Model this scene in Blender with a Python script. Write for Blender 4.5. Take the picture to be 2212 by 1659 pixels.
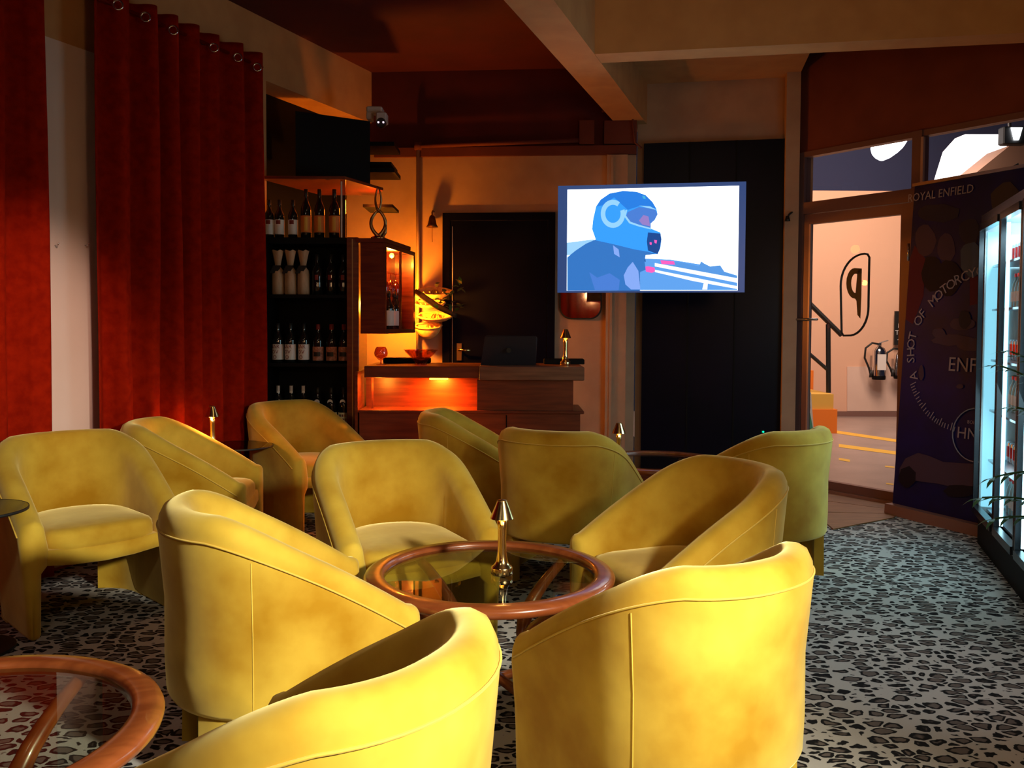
import bpy, math, random
from mathutils import Vector, Matrix
random.seed(7)
for o in list(bpy.data.objects): bpy.data.objects.remove(o)
S = bpy.context.scene
COL = S.collection
# ------------------------------------------------------------------ camera
F, CX, CY, H = 1900.0, 1106.0, 772.0, 1.27
PIT, ROL = math.atan(0.038), 0.005
cf = Vector((0, math.cos(PIT), -math.sin(PIT))); r0 = Vector((1, 0, 0)); u0 = Vector((0, math.sin(PIT), math.cos(PIT)))
cr = r0*math.cos(ROL) + u0*math.sin(ROL); cu = u0*math.cos(ROL) - r0*math.sin(ROL)
EYE = Vector((0, 0, H))
cam = bpy.data.objects.new('camera', bpy.data.cameras.new('camera')); COL.objects.link(cam)
cam.matrix_world = Matrix(((cr.x, cu.x, -cf.x, 0), (cr.y, cu.y, -cf.y, 0), (cr.z, cu.z, -cf.z, H), (0, 0, 0, 1)))
cam.data.sensor_width = 36; cam.data.lens = 36*F/2212; cam.data.shift_y = -(829.5-CY)/2212
cam.data.clip_start = 0.05; cam.data.clip_end = 100
S.camera = cam
def ray(px, py): return cf + cr*((px-CX)/F) + cu*((CY-py)/F)
def at(px, py, Y): d = ray(px, py); return EYE + d*(Y/d.y)
def onz(px, py, z=0.0): d = ray(px, py); return EYE + d*((z-H)/d.z)
def onplane(px, py, P, n): d = ray(px, py); return EYE + d*((Vector(P)-EYE).dot(n)/d.dot(n))
# ------------------------------------------------------------------ world, exposure
W = bpy.data.worlds.new('world'); S.world = W; W.use_nodes = True
W.node_tree.nodes['Background'].inputs[0].default_value = (0.02, 0.022, 0.04, 1)
W.node_tree.nodes['Background'].inputs[1].default_value = 0.5
S.view_settings.view_transform = 'Standard'; S.view_settings.look = 'None'
S.view_settings.gamma = 1; S.view_settings.use_curve_mapping = False
S.view_settings.exposure = 0.0
# ------------------------------------------------------------------ lights of the room, plus added fill lamps
def light(kind, name, loc, power, col, size=0.3, aim=None, sizey=None, spot=None, blend=0.5):
    d = bpy.data.lights.new(name, kind); d.energy = power; d.color = col
    if kind == 'AREA':
        d.size = size
        if sizey: d.shape = 'RECTANGLE'; d.size_y = sizey
    else: d.shadow_soft_size = size
    if spot: d.spot_size = math.radians(spot); d.spot_blend = blend
    o = bpy.data.objects.new(name, d); COL.objects.link(o); o.location = loc
    if aim is not None: o.rotation_euler = (Vector(aim)-Vector(loc)).to_track_quat('-Z', 'Y').to_euler()
    return o
light('SPOT', 'track_spot_near', (1.75, 0.3, 1.95), 800, (1, .95, .76), .12, (-0.25, 2.0, 0.25), spot=66, blend=1)
light('AREA', 'ceiling_lamp_behind', (2.4, -0.6, 2.9), 40, (.95, .95, .85), .5, (0.8, 2.4, 0))
light('AREA', 'ceiling_lamp_left', (-1.0, 0.2, 3.0), 7, (1, .88, .68), .4, (-1.3, 2.6, 0.2))
light('AREA', 'added_uplight', (1.3, 0.3, 1.9), 17, (1, .56, .24), .6, (1.2, 3.4, 3.3))  # unseen uplight added as warm fill for beams and ceiling
light('SPOT', 'carpet_fill_spot', (1.6, 2.6, 3.0), 60, (.86, .95, 1), .04, (1.45, 3.25, 0), spot=26, blend=.9)  # added spot, stands in for fridge and outside light on the carpet
light('AREA', 'ceiling_lamp_middle', (0.6, 2.4, 3.2), 3.5, (1, .80, .4), .5, (0.3, 3.6, 0))
light('SPOT', 'pier_fill_spot', (-0.7, 2.6, 2.9), 210, (1, .66, .52), .08, (-2.27, 4.25, 1.25), spot=27, blend=1)  # unseen spot added to brighten the pale pier
light('AREA', 'corridor_lamp', (4.2, 9.6, 3.9), 165, (1, .68, .50), 1.5, (4.2, 12.0, 1.0))
light('AREA', 'corridor_lamp_near', (3.6, 8.2, 3.4), 48, (1, .80, .70), .8, (3.3, 8.8, 0))
# ------------------------------------------------------------------ materials
MATS = {}
def mat(name, col, rough=.5, metal=0, emit=None, es=1, spec=.5, sheen=0, sheen_tint=None, coat=0, trans=0, alpha=1):
    m = bpy.data.materials.new(name); m.use_nodes = True; b = m.node_tree.nodes['Principled BSDF']
    I = b.inputs
    I['Base Color'].default_value = (*col, 1); I['Roughness'].default_value = rough; I['Metallic'].default_value = metal
    I['Specular IOR Level'].default_value = spec
    if emit: I['Emission Color'].default_value = (*emit, 1); I['Emission Strength'].default_value = es
    if sheen:
        I['Sheen Weight'].default_value = sheen; I['Sheen Roughness'].default_value = .45
        I['Sheen Tint'].default_value = (*(sheen_tint or (1, 1, 1)), 1)
    I['Coat Weight'].default_value = coat; I['Transmission Weight'].default_value = trans; I['Alpha'].default_value = alpha
    MATS[name] = m; return m
def noisy(name, c1, c2, scale=8, detail=4, stretch=(1, 1, 1), lo=.35, hi=.65, bump=0, bscale=None, **k):
    m = mat(name, c1, **k); nt = m.node_tree; N = nt.nodes; Lk = nt.links; b = N['Principled BSDF']
    tc = N.new('ShaderNodeTexCoord'); mp = N.new('ShaderNodeMapping'); mp.inputs['Scale'].default_value = stretch
    nz = N.new('ShaderNodeTexNoise'); nz.inputs['Scale'].default_value = scale; nz.inputs['Detail'].default_value = detail
    cr_ = N.new('ShaderNodeValToRGB'); e = cr_.color_ramp.elements
    e[0].position = lo; e[1].position = hi; e[0].color = (*c1, 1); e[1].color = (*c2, 1)
    Lk.new(tc.outputs['Object'], mp.inputs[0]); Lk.new(mp.outputs[0], nz.inputs['Vector'])
    Lk.new(nz.outputs[0], cr_.inputs[0]); Lk.new(cr_.outputs[0], b.inputs['Base Color'])
    if bump:
        n2 = N.new('ShaderNodeTexNoise'); n2.inputs['Scale'].default_value = bscale or scale*3; n2.inputs['Detail'].default_value = 3
        bp = N.new('ShaderNodeBump'); bp.inputs['Strength'].default_value = bump; bp.inputs['Distance'].default_value = .01
        Lk.new(mp.outputs[0], n2.inputs['Vector']); Lk.new(n2.outputs[0], bp.inputs['Height']); Lk.new(bp.outputs[0], b.inputs['Normal'])
    return m
def glassy(name, tint=(1, 1, 1), ior=1.45, rough=0.0, add=0.0):
    m = bpy.data.materials.new(name); m.use_nodes = True; nt = m.node_tree; N = nt.nodes; N.clear()
    o = N.new('ShaderNodeOutputMaterial'); t = N.new('ShaderNodeBsdfTransparent'); g = N.new('ShaderNodeBsdfGlossy')
    fr = N.new('ShaderNodeFresnel'); mx = N.new('ShaderNodeMixShader'); fr.inputs[0].default_value = ior
    t.inputs[0].default_value = (*tint, 1); g.inputs['Roughness'].default_value = rough
    ad = N.new('ShaderNodeMath'); ad.operation = 'ADD'; ad.inputs[1].default_value = add
    ge = N.new('ShaderNodeNewGeometry'); iv = N.new('ShaderNodeMath'); iv.operation = 'SUBTRACT'; iv.inputs[0].default_value = 1
    ml = N.new('ShaderNodeMath'); ml.operation = 'MULTIPLY'; nt.links.new(ge.outputs['Backfacing'], iv.inputs[1])
    nt.links.new(fr.outputs[0], ad.inputs[0]); nt.links.new(ad.outputs[0], ml.inputs[0]); nt.links.new(iv.outputs[0], ml.inputs[1]); nt.links.new(ml.outputs[0], mx.inputs[0])
    nt.links.new(t.outputs[0], mx.inputs[1]); nt.links.new(g.outputs[0], mx.inputs[2])
    nt.links.new(mx.outputs[0], o.inputs[0]); MATS[name] = m; return m
noisy('velvet', (.44, .22, .005), (.76, .52, .06), 3.2, 6, lo=.36, hi=.66, bump=.35, bscale=4, rough=.8, sheen=.9, sheen_tint=(1, .86, .38), spec=.2)
mat('velvet_seam', (.72, .48, .06), .7, sheen=.5, sheen_tint=(1, .9, .5))
noisy('wood', (.12, .016, .006), (.20, .036, .010), 5, 6, (1, 1, 9), rough=.3, spec=.5, coat=.3)
noisy('wood_rim', (.18, .040, .010), (.28, .072, .018), 4, 6, (2, 8, 2), rough=.28, coat=.4)
noisy('bar_wood', (.10, .013, .006), (.17, .028, .010), 4, 6, (1, 1, 10), rough=.38)
noisy('counter_wood', (.14, .05, .03), (.22, .09, .05), 4, 6, (1, 1, 10), rough=.35)
mat('black', (.003, .003, .004), .6, spec=.15); mat('black_gloss', (.003, .003, .004), .12)
noisy('navy_panel', (.002, .002, .009), (.004, .003, .014), 2, rough=.35, spec=.12)
noisy('door_paint', (.002, .002, .010), (.003, .003, .014), 3, rough=.5, spec=.05)
noisy('plaster', (.42, .25, .16), (.48, .30, .19), 5, bump=.1, rough=.85)
noisy('plaster_pale', (.74, .56, .47), (.78, .60, .51), 3, bump=.05, rough=.8)
noisy('plaster_beam', (.55, .27, .10), (.62, .32, .12), 6, bump=.1, rough=.85)
noisy('plaster_red', (.07, .002, .001), (.09, .003, .0015), 4, bump=.08, rough=.8)
noisy('plaster_rust', (.12, .022, .012), (.15, .030, .016), 4, bump=.08, rough=.8)
noisy('curtain', (.22, .007, .001), (.30, .012, .0015), 20, bump=.1, bscale=120, rough=.95, spec=.04, sheen=.05, sheen_tint=(1, .1, .02))
mat('chrome', (.8, .8, .82), .15, 1); mat('steel', (.45, .45, .48), .3, 1)
mat('brass', (.83, .62, .28), .18, 1); mat('brass_dark', (.45, .27, .12), .35, 1); mat('bronze', (.25, .12, .05), .4, 1)
mat('white_plastic', (.6, .6, .62), .4); mat('paper', (.78, .76, .74), .7); mat('paper_warm', (.75, .62, .45), .7)
noisy('craft_paper', (.42, .27, .16), (.60, .42, .28), 30, 3, (1, 1, .3), rough=.8)
mat('bottle_glass', (.010, .012, .012), .06, spec=.8); mat('ink', (.01, .01, .01), .5); mat('ink_red', (.30, .01, .01), .5)
mat('label_wine', (.20, .02, .02), .6); mat('label_orange', (.72, .22, .03), .6); mat('label_gold', (.75, .42, .06), .6)
noisy('label_brown', (.30, .10, .06), (.55, .28, .20), 60, 2, rough=.6)
mat('label_patch', (.85, .75, .45), .6)
mat('tv_black', (.006, .008, .02), .2); mat('cable_red', (.30, .02, .015), .5)
mat('leaf', (.03, .11, .02), .5); mat('leaf_dark', (.015, .06, .03), .45)
noisy('straw', (.62, .36, .10), (.80, .50, .16), 40, 2, rough=.8)
mat('mirror', (.9, .62, .42), .04, 1)
mat('led_pink', (1, .6, .8), emit=(1, .6, .85), es=4); mat('led_green', (0, 1, .3), emit=(0, 1, .4), es=2)
mat('bulb_warm', (1, .8, .4), emit=(1, .62, .2), es=14)
mat('bulb_orange', (1, .6, .1), emit=(1, .42, .03), es=9)
mat('tube_cool', (.7, .9, 1), emit=(.45, .85, 1), es=5)
mat('lamp_white', (1, 1, 1), emit=(.92, .95, 1), es=12)
mat('soffit_glow', (1, 1, 1), emit=(.97, .97, 1), es=1.6)
mat('tinted_label', (.55, .55, .6), .5)
glassy('glass', (.96, .98, .98)); glassy('table_glass', (.80, .82, .74), 1.6, add=.05); glassy('smoked_glass', (.22, .20, .16), 1.6, add=.04)
glassy('door_glass', (.97, .97, .97), 1.3); glassy('crystal', (.8, .5, .35), 1.9, .03, .1); glassy('acrylic', (.75, .75, .9), 1.5, .1, .25)
mat('corridor_wall', (.80, .50, .35), .8); mat('dusk', (.02, .028, .08), .9)
noisy('concrete', (.34, .27, .25), (.42, .33, .30), 2, rough=.35)
mat('yellow_paint', (.85, .50, .06), .6); mat('orange_paint', (.85, .22, .02), .6); mat('stair_yellow', (.75, .45, .08), .6)
mat('frame_metal', (.16, .085, .085), .4, .2); mat('frame_light', (.42, .30, .28), .4, .3)
mat('brown_ledge', (.35, .18, .11), .7); mat('threshold', (.22, .12, .10), .5)
noisy('plank_floor', (.15, .06, .018), (.24, .11, .035), 6, 4, (1, 8, 1), rough=.5)
mat('sign_white', (.75, .78, .76), .5); mat('sign_green', (.06, .35, .25), .5)
mat('fridge_interior', (.8, .88, .9), .5); mat('pet_bottle', (.35, .55, .6), .2); mat('can_red', (.6, .05, .05), .3, .5); mat('can_silver', (.6, .65, .7), .3, .6)
def carpet():
    m = bpy.data.materials.new('leopard_carpet'); m.use_nodes = True; nt = m.node_tree; N = nt.nodes; Lk = nt.links; b = N['Principled BSDF']
    tc = N.new('ShaderNodeTexCoord'); n1 = N.new('ShaderNodeTexNoise'); n1.inputs['Scale'].default_value = 22; n1.inputs['Detail'].default_value = 2
    sc = N.new('ShaderNodeVectorMath'); sc.operation = 'SUBTRACT'; sc.inputs[1].default_value = (.5, .5, .5)
    mu = N.new('ShaderNodeVectorMath'); mu.operation = 'SCALE'; mu.inputs['Scale'].default_value = .022
    ad = N.new('ShaderNodeVectorMath'); ad.operation = 'ADD'; mp = N.new('ShaderNodeMapping'); mp.inputs['Scale'].default_value = (.78, 1.2, 1)
    mp.inputs['Rotation'].default_value = (0, 0, -.15)
    vo = N.new('ShaderNodeTexVoronoi'); vo.feature = 'DISTANCE_TO_EDGE'; vo.inputs['Scale'].default_value = 19; vo.inputs['Randomness'].default_value = .78
    Lk.new(tc.outputs['Object'], n1.inputs['Vector']); Lk.new(n1.outputs['Color'], sc.inputs[0]); Lk.new(sc.outputs[0], mu.inputs[0])
    Lk.new(tc.outputs['Object'], ad.inputs[0]); Lk.new(mu.outputs[0], ad.inputs[1]); Lk.new(ad.outputs[0], mp.inputs[0]); Lk.new(mp.outputs[0], vo.inputs['Vector'])
    vf = N.new('ShaderNodeTexVoronoi'); vf.feature = 'F1'; vf.inputs['Scale'].default_value = 19; vf.inputs['Randomness'].default_value = .78
    Lk.new(mp.outputs[0], vf.inputs['Vector']); mf = N.new('ShaderNodeMath'); mf.operation = 'MULTIPLY_ADD'; mf.inputs[1].default_value = -.42; mf.inputs[2].default_value = .265
    Lk.new(vf.outputs['Distance'], mf.inputs[0]); a0 = N.new('ShaderNodeMath'); a0.operation = 'ADD'; Lk.new(vo.outputs['Distance'], a0.inputs[0]); Lk.new(mf.outputs[0], a0.inputs[1])
    n3 = N.new('ShaderNodeTexNoise'); n3.inputs['Scale'].default_value = 45; Lk.new(tc.outputs['Object'], n3.inputs['Vector'])
    ma = N.new('ShaderNodeMath'); ma.operation = 'MULTIPLY_ADD'; ma.inputs[1].default_value = .16; ma.inputs[2].default_value = -.08
    Lk.new(n3.outputs[0], ma.inputs[0]); a2 = N.new('ShaderNodeMath'); a2.operation = 'ADD'; Lk.new(a0.outputs[0], a2.inputs[0]); Lk.new(ma.outputs[0], a2.inputs[1])
    cr_ = N.new('ShaderNodeValToRGB'); el = cr_.color_ramp.elements; el[0].position = 0; el[0].color = (.50, .49, .47, 1)
    el[1].position = .13; el[1].color = (.50, .49, .47, 1)
    for p, c in ((.155, (.012, .012, .014, 1)), (.30, (.014, .013, .014, 1)), (.36, (.15, .125, .115, 1))):
        e = el.new(p); e.color = c
    Lk.new(a2.outputs[0], cr_.inputs[0]); Lk.new(cr_.outputs[0], b.inputs['Base Color']); b.inputs['Roughness'].default_value = .95; b.inputs['Specular IOR Level'].default_value = .1
    n4 = N.new('ShaderNodeTexNoise'); n4.inputs['Scale'].default_value = 400; bp = N.new('ShaderNodeBump'); bp.inputs['Strength'].default_value = .3; bp.inputs['Distance'].default_value = .004
    Lk.new(tc.outputs['Object'], n4.inputs['Vector']); Lk.new(n4.outputs[0], bp.inputs['Height']); Lk.new(bp.outputs[0], b.inputs['Normal'])
    MATS['carpet'] = m
carpet()
# ------------------------------------------------------------------ builders
def V(*a): return Vector(a)
class M:
    def __init__(s): s.v = []; s.f = []
    def add(s, vs, fs):
        k = len(s.v); s.v += [tuple(v) for v in vs]; s.f += [tuple(i+k for i in f) for f in fs]; return s
    def box(s, x0, x1, y0, y1, z0, z1, fr=None, bv=0):
        if bv <= 0:
            p = [(x, y, z) for x in (x0, x1) for y in (y0, y1) for z in (z0, z1)]
            fs = [(0, 1, 3, 2), (4, 6, 7, 5), (0, 4, 5, 1), (2, 3, 7, 6), (0, 2, 6, 4), (1, 5, 7, 3)]
        else:
            rings = []
            for z, i in ((z0, bv), (z0+bv, 0), (z1-bv, 0), (z1, bv)):
                a0, a1, c0, c1 = x0+i, x1-i, y0+i, y1-i; k = bv
                rings.append([(a0+k, c0, z), (a1-k, c0, z), (a1, c0+k, z), (a1, c1-k, z), (a1-k, c1, z), (a0+k, c1, z), (a0, c1-k, z), (a0, c0+k, z)])
            p = [q for r in rings for q in r]; fs = [tuple(range(7, -1, -1)), tuple(range(24, 32))]
            for r in range(3):
                for j in range(8): fs.append((r*8+j, r*8+(j+1) % 8, r*8+8+(j+1) % 8, r*8+8+j))
        if fr: p = [fr(*q) for q in p]
        return s.add(p, fs)
    def prism(s, poly, z0, z1, fr=None):
        n = len(poly); p = [(x, y, z0) for x, y in poly]+[(x, y, z1) for x, y in poly]
        if fr: p = [fr(*q) for q in p]
        return s.add(p, [tuple(range(n-1, -1, -1)), tuple(range(n, 2*n))]+[(i, (i+1) % n, n+(i+1) % n, n+i) for i in range(n)])
    def lathe(s, prof, seg=24, c=(0, 0, 0), a0=0, a1=2*math.pi, fr=None):
        full = abs(a1-a0-2*math.pi) < 1e-6; n = seg if full else seg+1; p = []
        for r, z in prof:
            for j in range(n):
                a = a0+(a1-a0)*j/seg; p.append((c[0]+r*math.cos(a), c[1]+r*math.sin(a), c[2]+z))
        if fr: p = [fr(*q) for q in p]
        fs = []
        for i in range(len(prof)-1):
            for j in range(seg):
                k = (j+1) % n; fs.append((i*n+j, i*n+k, (i+1)*n+k, (i+1)*n+j))
        return s.add(p, fs)
    def tube(s, pts, r, seg=8, closed=False, cap=True):
        pts = [Vector(p) for p in pts]; n = len(pts); k = len(s.v); rr = r if isinstance(r, (list, tuple)) else [r]*n
        prev = None
        for i, p in enumerate(pts):
            t = (pts[(i+1) % n]-pts[i-1]) if closed else (pts[min(i+1, n-1)]-pts[max(i-1, 0)])
            t.normalize()
            if prev is None: a = t.orthogonal().normalized()
            else: a = (prev-t*prev.dot(t)).normalized()
            prev = a; b = t.cross(a)
            for j in range(seg):
                g = 2*math.pi*j/seg; s.v.append(tuple(p+(a*math.cos(g)+b*math.sin(g))*rr[i]))
        m = n if closed else n-1
        for i in range(m):
            for j in range(seg):
                q = (i+1) % n; s.f.append((k+i*seg+j, k+i*seg+(j+1) % seg, k+q*seg+(j+1) % seg, k+q*seg+j))
        if cap and not closed:
            s.f.append(tuple(k+j for j in range(seg-1, -1, -1))); s.f.append(tuple(k+(n-1)*seg+j for j in range(seg)))
        return s
    def grid(s, rows, close_u=False):
        k = len(s.v); n = len(rows[0])
        for r in rows: s.v += [tuple(p) for p in r]
        for i in range(len(rows)-1):
            for j in range(n if close_u else n-1):
                q = (j+1) % n; s.f.append((k+i*n+j, k+i*n+q, k+(i+1)*n+q, k+(i+1)*n+j))
        return s
    def build(s, name, m, parent=None, smooth=False, world=False, auto=False):
        me = bpy.data.meshes.new(name)
        vs = s.v
        if world and parent is not None:
            L = parent.location; vs = [(v[0]-L.x, v[1]-L.y, v[2]-L.z) for v in vs]
        me.from_pydata(vs, [], s.f); me.validate()
        me.materials.append(MATS[m])
        if smooth or auto:
            me.polygons.foreach_set('use_smooth', [True]*len(me.polygons))
        if auto:
            try: me.set_sharp_from_angle(angle=math.radians(35))
            except Exception: pass
        me.update()
        o = bpy.data.objects.new(name, me); COL.objects.link(o)
        if parent is not None: o.parent = parent
        return o
def tag(o, label=None, cat=None, group=None, kind=None):
    if label: o['label'] = label
    if cat: o['category'] = cat
    if group: o['group'] = group
    if kind: o['kind'] = kind
    return o
def thing(name, label, cat, loc=(0, 0, 0), rz=0, group=None):
    o = bpy.data.objects.new(name, None); COL.objects.link(o); o.location = loc; o.rotation_euler = (0, 0, rz)
    o.empty_display_size = .1
    return tag(o, label, cat, group)
def dup(root, loc, rz=0, label=None, scale=None, group=None):
    r = root.copy(); COL.objects.link(r); r.location = loc; r.rotation_euler = (0, 0, rz)
    if label: r['label'] = label
    if group: r['group'] = group
    if scale: r.scale = scale if not isinstance(scale, (int, float)) else (scale,)*3
    def rec(src, dst):
        for ch in src.children:
            c = ch.copy(); COL.objects.link(c); c.parent = dst; rec(ch, c)
    rec(root, r); return r
def struct(name, m, mt, parent=None, **k):
    o = m.build(name, mt, parent, **k)
    if parent is None: o['kind'] = 'structure'
    return o
def frame(O, u):                       # O origin on the floor, u horizontal direction; returns f(a, b, c): a along u, b along the normal (left of u), c up
    O = Vector((O[0], O[1], 0)); u = Vector((u[0], u[1], 0)).normalized(); n = Vector((-u.y, u.x, 0))
    def f(a, b, c): return tuple(O+u*a+n*b+Vector((0, 0, c)))
    f.O, f.u, f.n = O, u, n
    def loc(p): q = Vector(p)-O; return (q.dot(u), q.dot(n), p[2])
    f.loc = loc
    f.px = lambda px, py, b=0.0: loc(onplane(px, py, O+n*b, n))    # where a sight line meets the frame's plane
    return f
def text(s, size, fr, a, b, c, mt, name, parent, rot=0, sx=1, bend=None, align='CENTER', world=True, depth=.0006):
    cu_ = bpy.data.curves.new('t', 'FONT'); cu_.body = s; cu_.size = size; cu_.align_x = align; cu_.align_y = 'CENTER'; cu_.extrude = depth; cu_.resolution_u = 2
    o = bpy.data.objects.new('t', cu_); COL.objects.link(o); bpy.context.view_layer.update()
    dg = bpy.context.evaluated_depsgraph_get(); me = bpy.data.meshes.new_from_object(o.evaluated_get(dg))
    m = M(); cs, sn = math.cos(rot), math.sin(rot)
    vs = []
    for v in me.vertices:
        x, y, z = v.co.x*sx, v.co.y, v.co.z
        x, y = x*cs-y*sn, x*sn+y*cs
        vs.append(bend(x, y, z) if bend else fr(a+x, b-z if True else b, c+y))
    m.add(vs, [tuple(p.vertices) for p in me.polygons])
    bpy.data.objects.remove(o); bpy.data.curves.remove(cu_); bpy.data.meshes.remove(me)
    return m.build(name, mt, parent, world=world)
mat('laptop', (.045, .04, .05), .35, .4); noisy('brown_bark', (.02, .012, .008), (.05, .025, .012), 12, rough=.8); mat('leaf_olive', (.12, .12, .02), .6)
mat('tube_soft', (.4, .7, .8), emit=(.22, .62, .80), es=1.0); mat('fridge_frame', (.05, .05, .055), .25, .7); mat('tv_bezel_glow', (.01, .02, .06), .3, emit=(.05, .13, .42), es=.45); mat('tv_white', (1, 1, 1), emit=(.88, .95, 1), es=2.4)
noisy('poster_blue', (.002, .003, .04), (.004, .004, .075), 4, rough=.5, spec=.2); mat('poster_base', (.20, .09, .07), .5)
mat('print_red', (.08, .006, .02), .6, spec=.2); mat('print_mauve', (.055, .03, .055), .6, spec=.2); mat('print_dusk', (.02, .016, .035), .6, spec=.2); mat('print_olive', (.045, .03, .025), .6, spec=.2)
mat('print_dark', (.004, .003, .012), .6, spec=.2); mat('print_teal', (.012, .04, .09), .6); mat('print_text', (.24, .22, .28), .6)
# ================================================================== STRUCTURE
WD = V(.381, .925, 0)                      # the left wall runs this way
WN = V(.925, -.381, 0)                     # and faces this way
WP = V(-2.433, 4.262, 0)
lw = frame((WP.x, WP.y), (WD.x, WD.y))     # a along the wall (away), b = left of it (outwards), c up
ac = lw.px(800, 400)[0]; Zc = lw.px(800, 155)[2]; Za = lw.px(780, 257)[2]
ac = ac+0                                  # corner with the back wall
corner = Vector(lw(ac, 0, 0))
bl = frame((corner.x, corner.y), (.996, -.087))       # back wall, left part: a to the right, b away from the room
a_step = bl.px(1372, 600)[0]
Pst = Vector(bl(a_step, 0, 0))
br = frame((Pst.x, Pst.y), (.98, -.196))              # back wall, right part
a_col = br.px(1722, 600)[0]
gl = frame((2.44, 6.61), (.57, -.82))                 # glazed wall: a towards the camera, b outwards
g_a, g_b = gl(-.5, -.02, 0), gl(1.78, -.02, 0)
struct('floor', M().prism([(-4.2, -2.5), (3.4+2.6, -2.5), (g_b[0], g_b[1]), (g_a[0], g_a[1]), (2.2, 7.6), (-4.2, 7.8)], -.12, 0), 'carpet')
# left wall
a_alc = lw.px(577, 600)[0]
struct('wall_left', M().box(-6.6, a_alc, 0, .35, 0, Zc, lw).box(a_alc, ac+.3, 0, .35, Za, Zc, lw), 'plaster_beam')
struct('wall_left_alcove', M().box(a_alc, ac+.35, .22, .35, 0, Za, lw), 'black')
zp = lw.px(150, 98)[2]
pa0, pa1 = lw.px(80, 98)[0], lw.px(230, 98)[0]
struct('trim_1', M().box(pa0, pa1, -.012, -.0005, 0.0, zp, lw), 'plaster_pale')
struct('baseboard_left', M().box(pa0, pa1, -.03, -.0125, 0.0, .1, lw), 'plaster_pale')
# back wall, left part: dark red above a ledge, beige below
zl = bl.px(1080, 318)[2]
struct('wall_back', M().box(-.2, a_step, 0, .25, 0, zl, bl), 'plaster')
struct('wall_back_upper', M().box(-.2, a_step, 0.02, .25, zl, Zc, bl), 'plaster_red')
struct('trim_2', M().box(bl.px(810, 320)[0], a_step, -.035, -.0005, zl-.075, zl-.002, bl), 'plaster_rust')
struct('wall_back_right', M().box(0, a_col+.12, .12, .3, 0, Zc, br), 'plaster')
struct('trim_3', M().box(br.px(1692, 600)[0], a_col, -.03, .12, 0, Zc, br), 'plaster')
# projecting pier left of the dark recess and its mouldings
q0, q1 = bl.px(1308, 700)[0], bl.px(1352, 700)[0]
zt_ = bl.px(1330, 640)[2]
struct('trim_4', M().box(q0, q1, -.05, -.0005, 0, zl-.08, bl).box(q0+.03, q0+.05, -.06, -.0505, 0, zl-.1, bl), 'plaster')
# black panel / recess
pz = br.px(1540, 302)[2]
fz = M(); p0, p1 = br.px(1388, 600, .05)[0], br.px(1691, 600, .05)[0]
panel = tag(M().box(p0, p1, .05, .119, .1, pz, br).build('wall_panel', 'navy_panel', None), 'tall dark navy panel filling the recess behind the television', 'panel')
x0_, x1_ = p0, p1
for k in (1, 2):
    a = p0+(p1-p0)*k/3
    M().box(a-.006, a+.006, .043, .0499, .1, pz, br).build('batten', 'black', panel)
struct('baseboard_back', M().box(p0-.02, p1, .0, .119, 0, .1, br), 'wood')
# beams
bd = V(.309, .951, 0)
zb = 2.90
e0, e1 = onz(1307, 242, zb), onz(1374, 237, zb)
bm = frame((e0.x, e0.y), (bd.x, bd.y))
wb = abs(bm.loc(e1)[1])
far = 1.2
struct('trim_5', M().box(-9, .75, -wb, 0, zb, Zc, bm), 'plaster_beam')
struct('trim_6', M().box(bl.px(1252, 250)[0], bl.px(1284, 250)[0], -.06, .019, zl+.01, zb-.0, bl), 'plaster_rust')
struct('trim_7', M().box(bl.px(1305, 270)[0], a_step, -.04, .019, zl+.01, zb, bl), 'plaster_rust')
c0 = onz(1283, 118, zb); c1 = onz(2212, 72, zb); cb = frame((c0.x, c0.y), (c1.x-c0.x, c1.y-c0.y))
struct('trim_8', M().box(-.15, 3.6, 0, .19, zb+.003, Zc, cb), 'plaster_beam')
# ceiling: main slab and the lower slab of the bay before the back wall
struct('ceiling', M().box(-4.2, 4.6, -2.5, 7.8, Zc, Zc+.15), 'plaster_red')
z2 = br.px(1540, 166)[2]
def P2(f, *q): v = f(*q); return (v[0], v[1])
struct('ceiling_bay', M().prism([P2(cb, .0, .195, 0), P2(cb, 1.42, .195, 0), P2(br, a_col, .118, 0), P2(br, -.0, .118, 0), P2(br, -.02, .0, 0)], z2, Zc-.001), 'plaster_beam')
# enclosing walls behind the camera
struct('wall_rear', M().box(-4.2, 4.3, -2.6, -2.5, 0, Zc), 'plaster')
# glazed wall on the right
ga0 = gl.px(1727, 500)[0]; ga1 = 1.75
zh = gl.px(1850, 309)[2]
struct('wall_right', M().box(ga0-.02, ga1, 0, .2, zh, Zc, gl), 'plaster_rust')
fr_ = frame((2.72, 5.13), (-.32, -.947))             # fridge front: a towards the camera, b = left of it = inside the fridge? see sign below
er = Vector(gl(ga1, 0, 0))
wr = frame((er.x, er.y), (-.32, -.947))
struct('wall_side', M().box(-.1, 8.2, .02, .2, 0, Zc, wr), 'plaster_rust')
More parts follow.
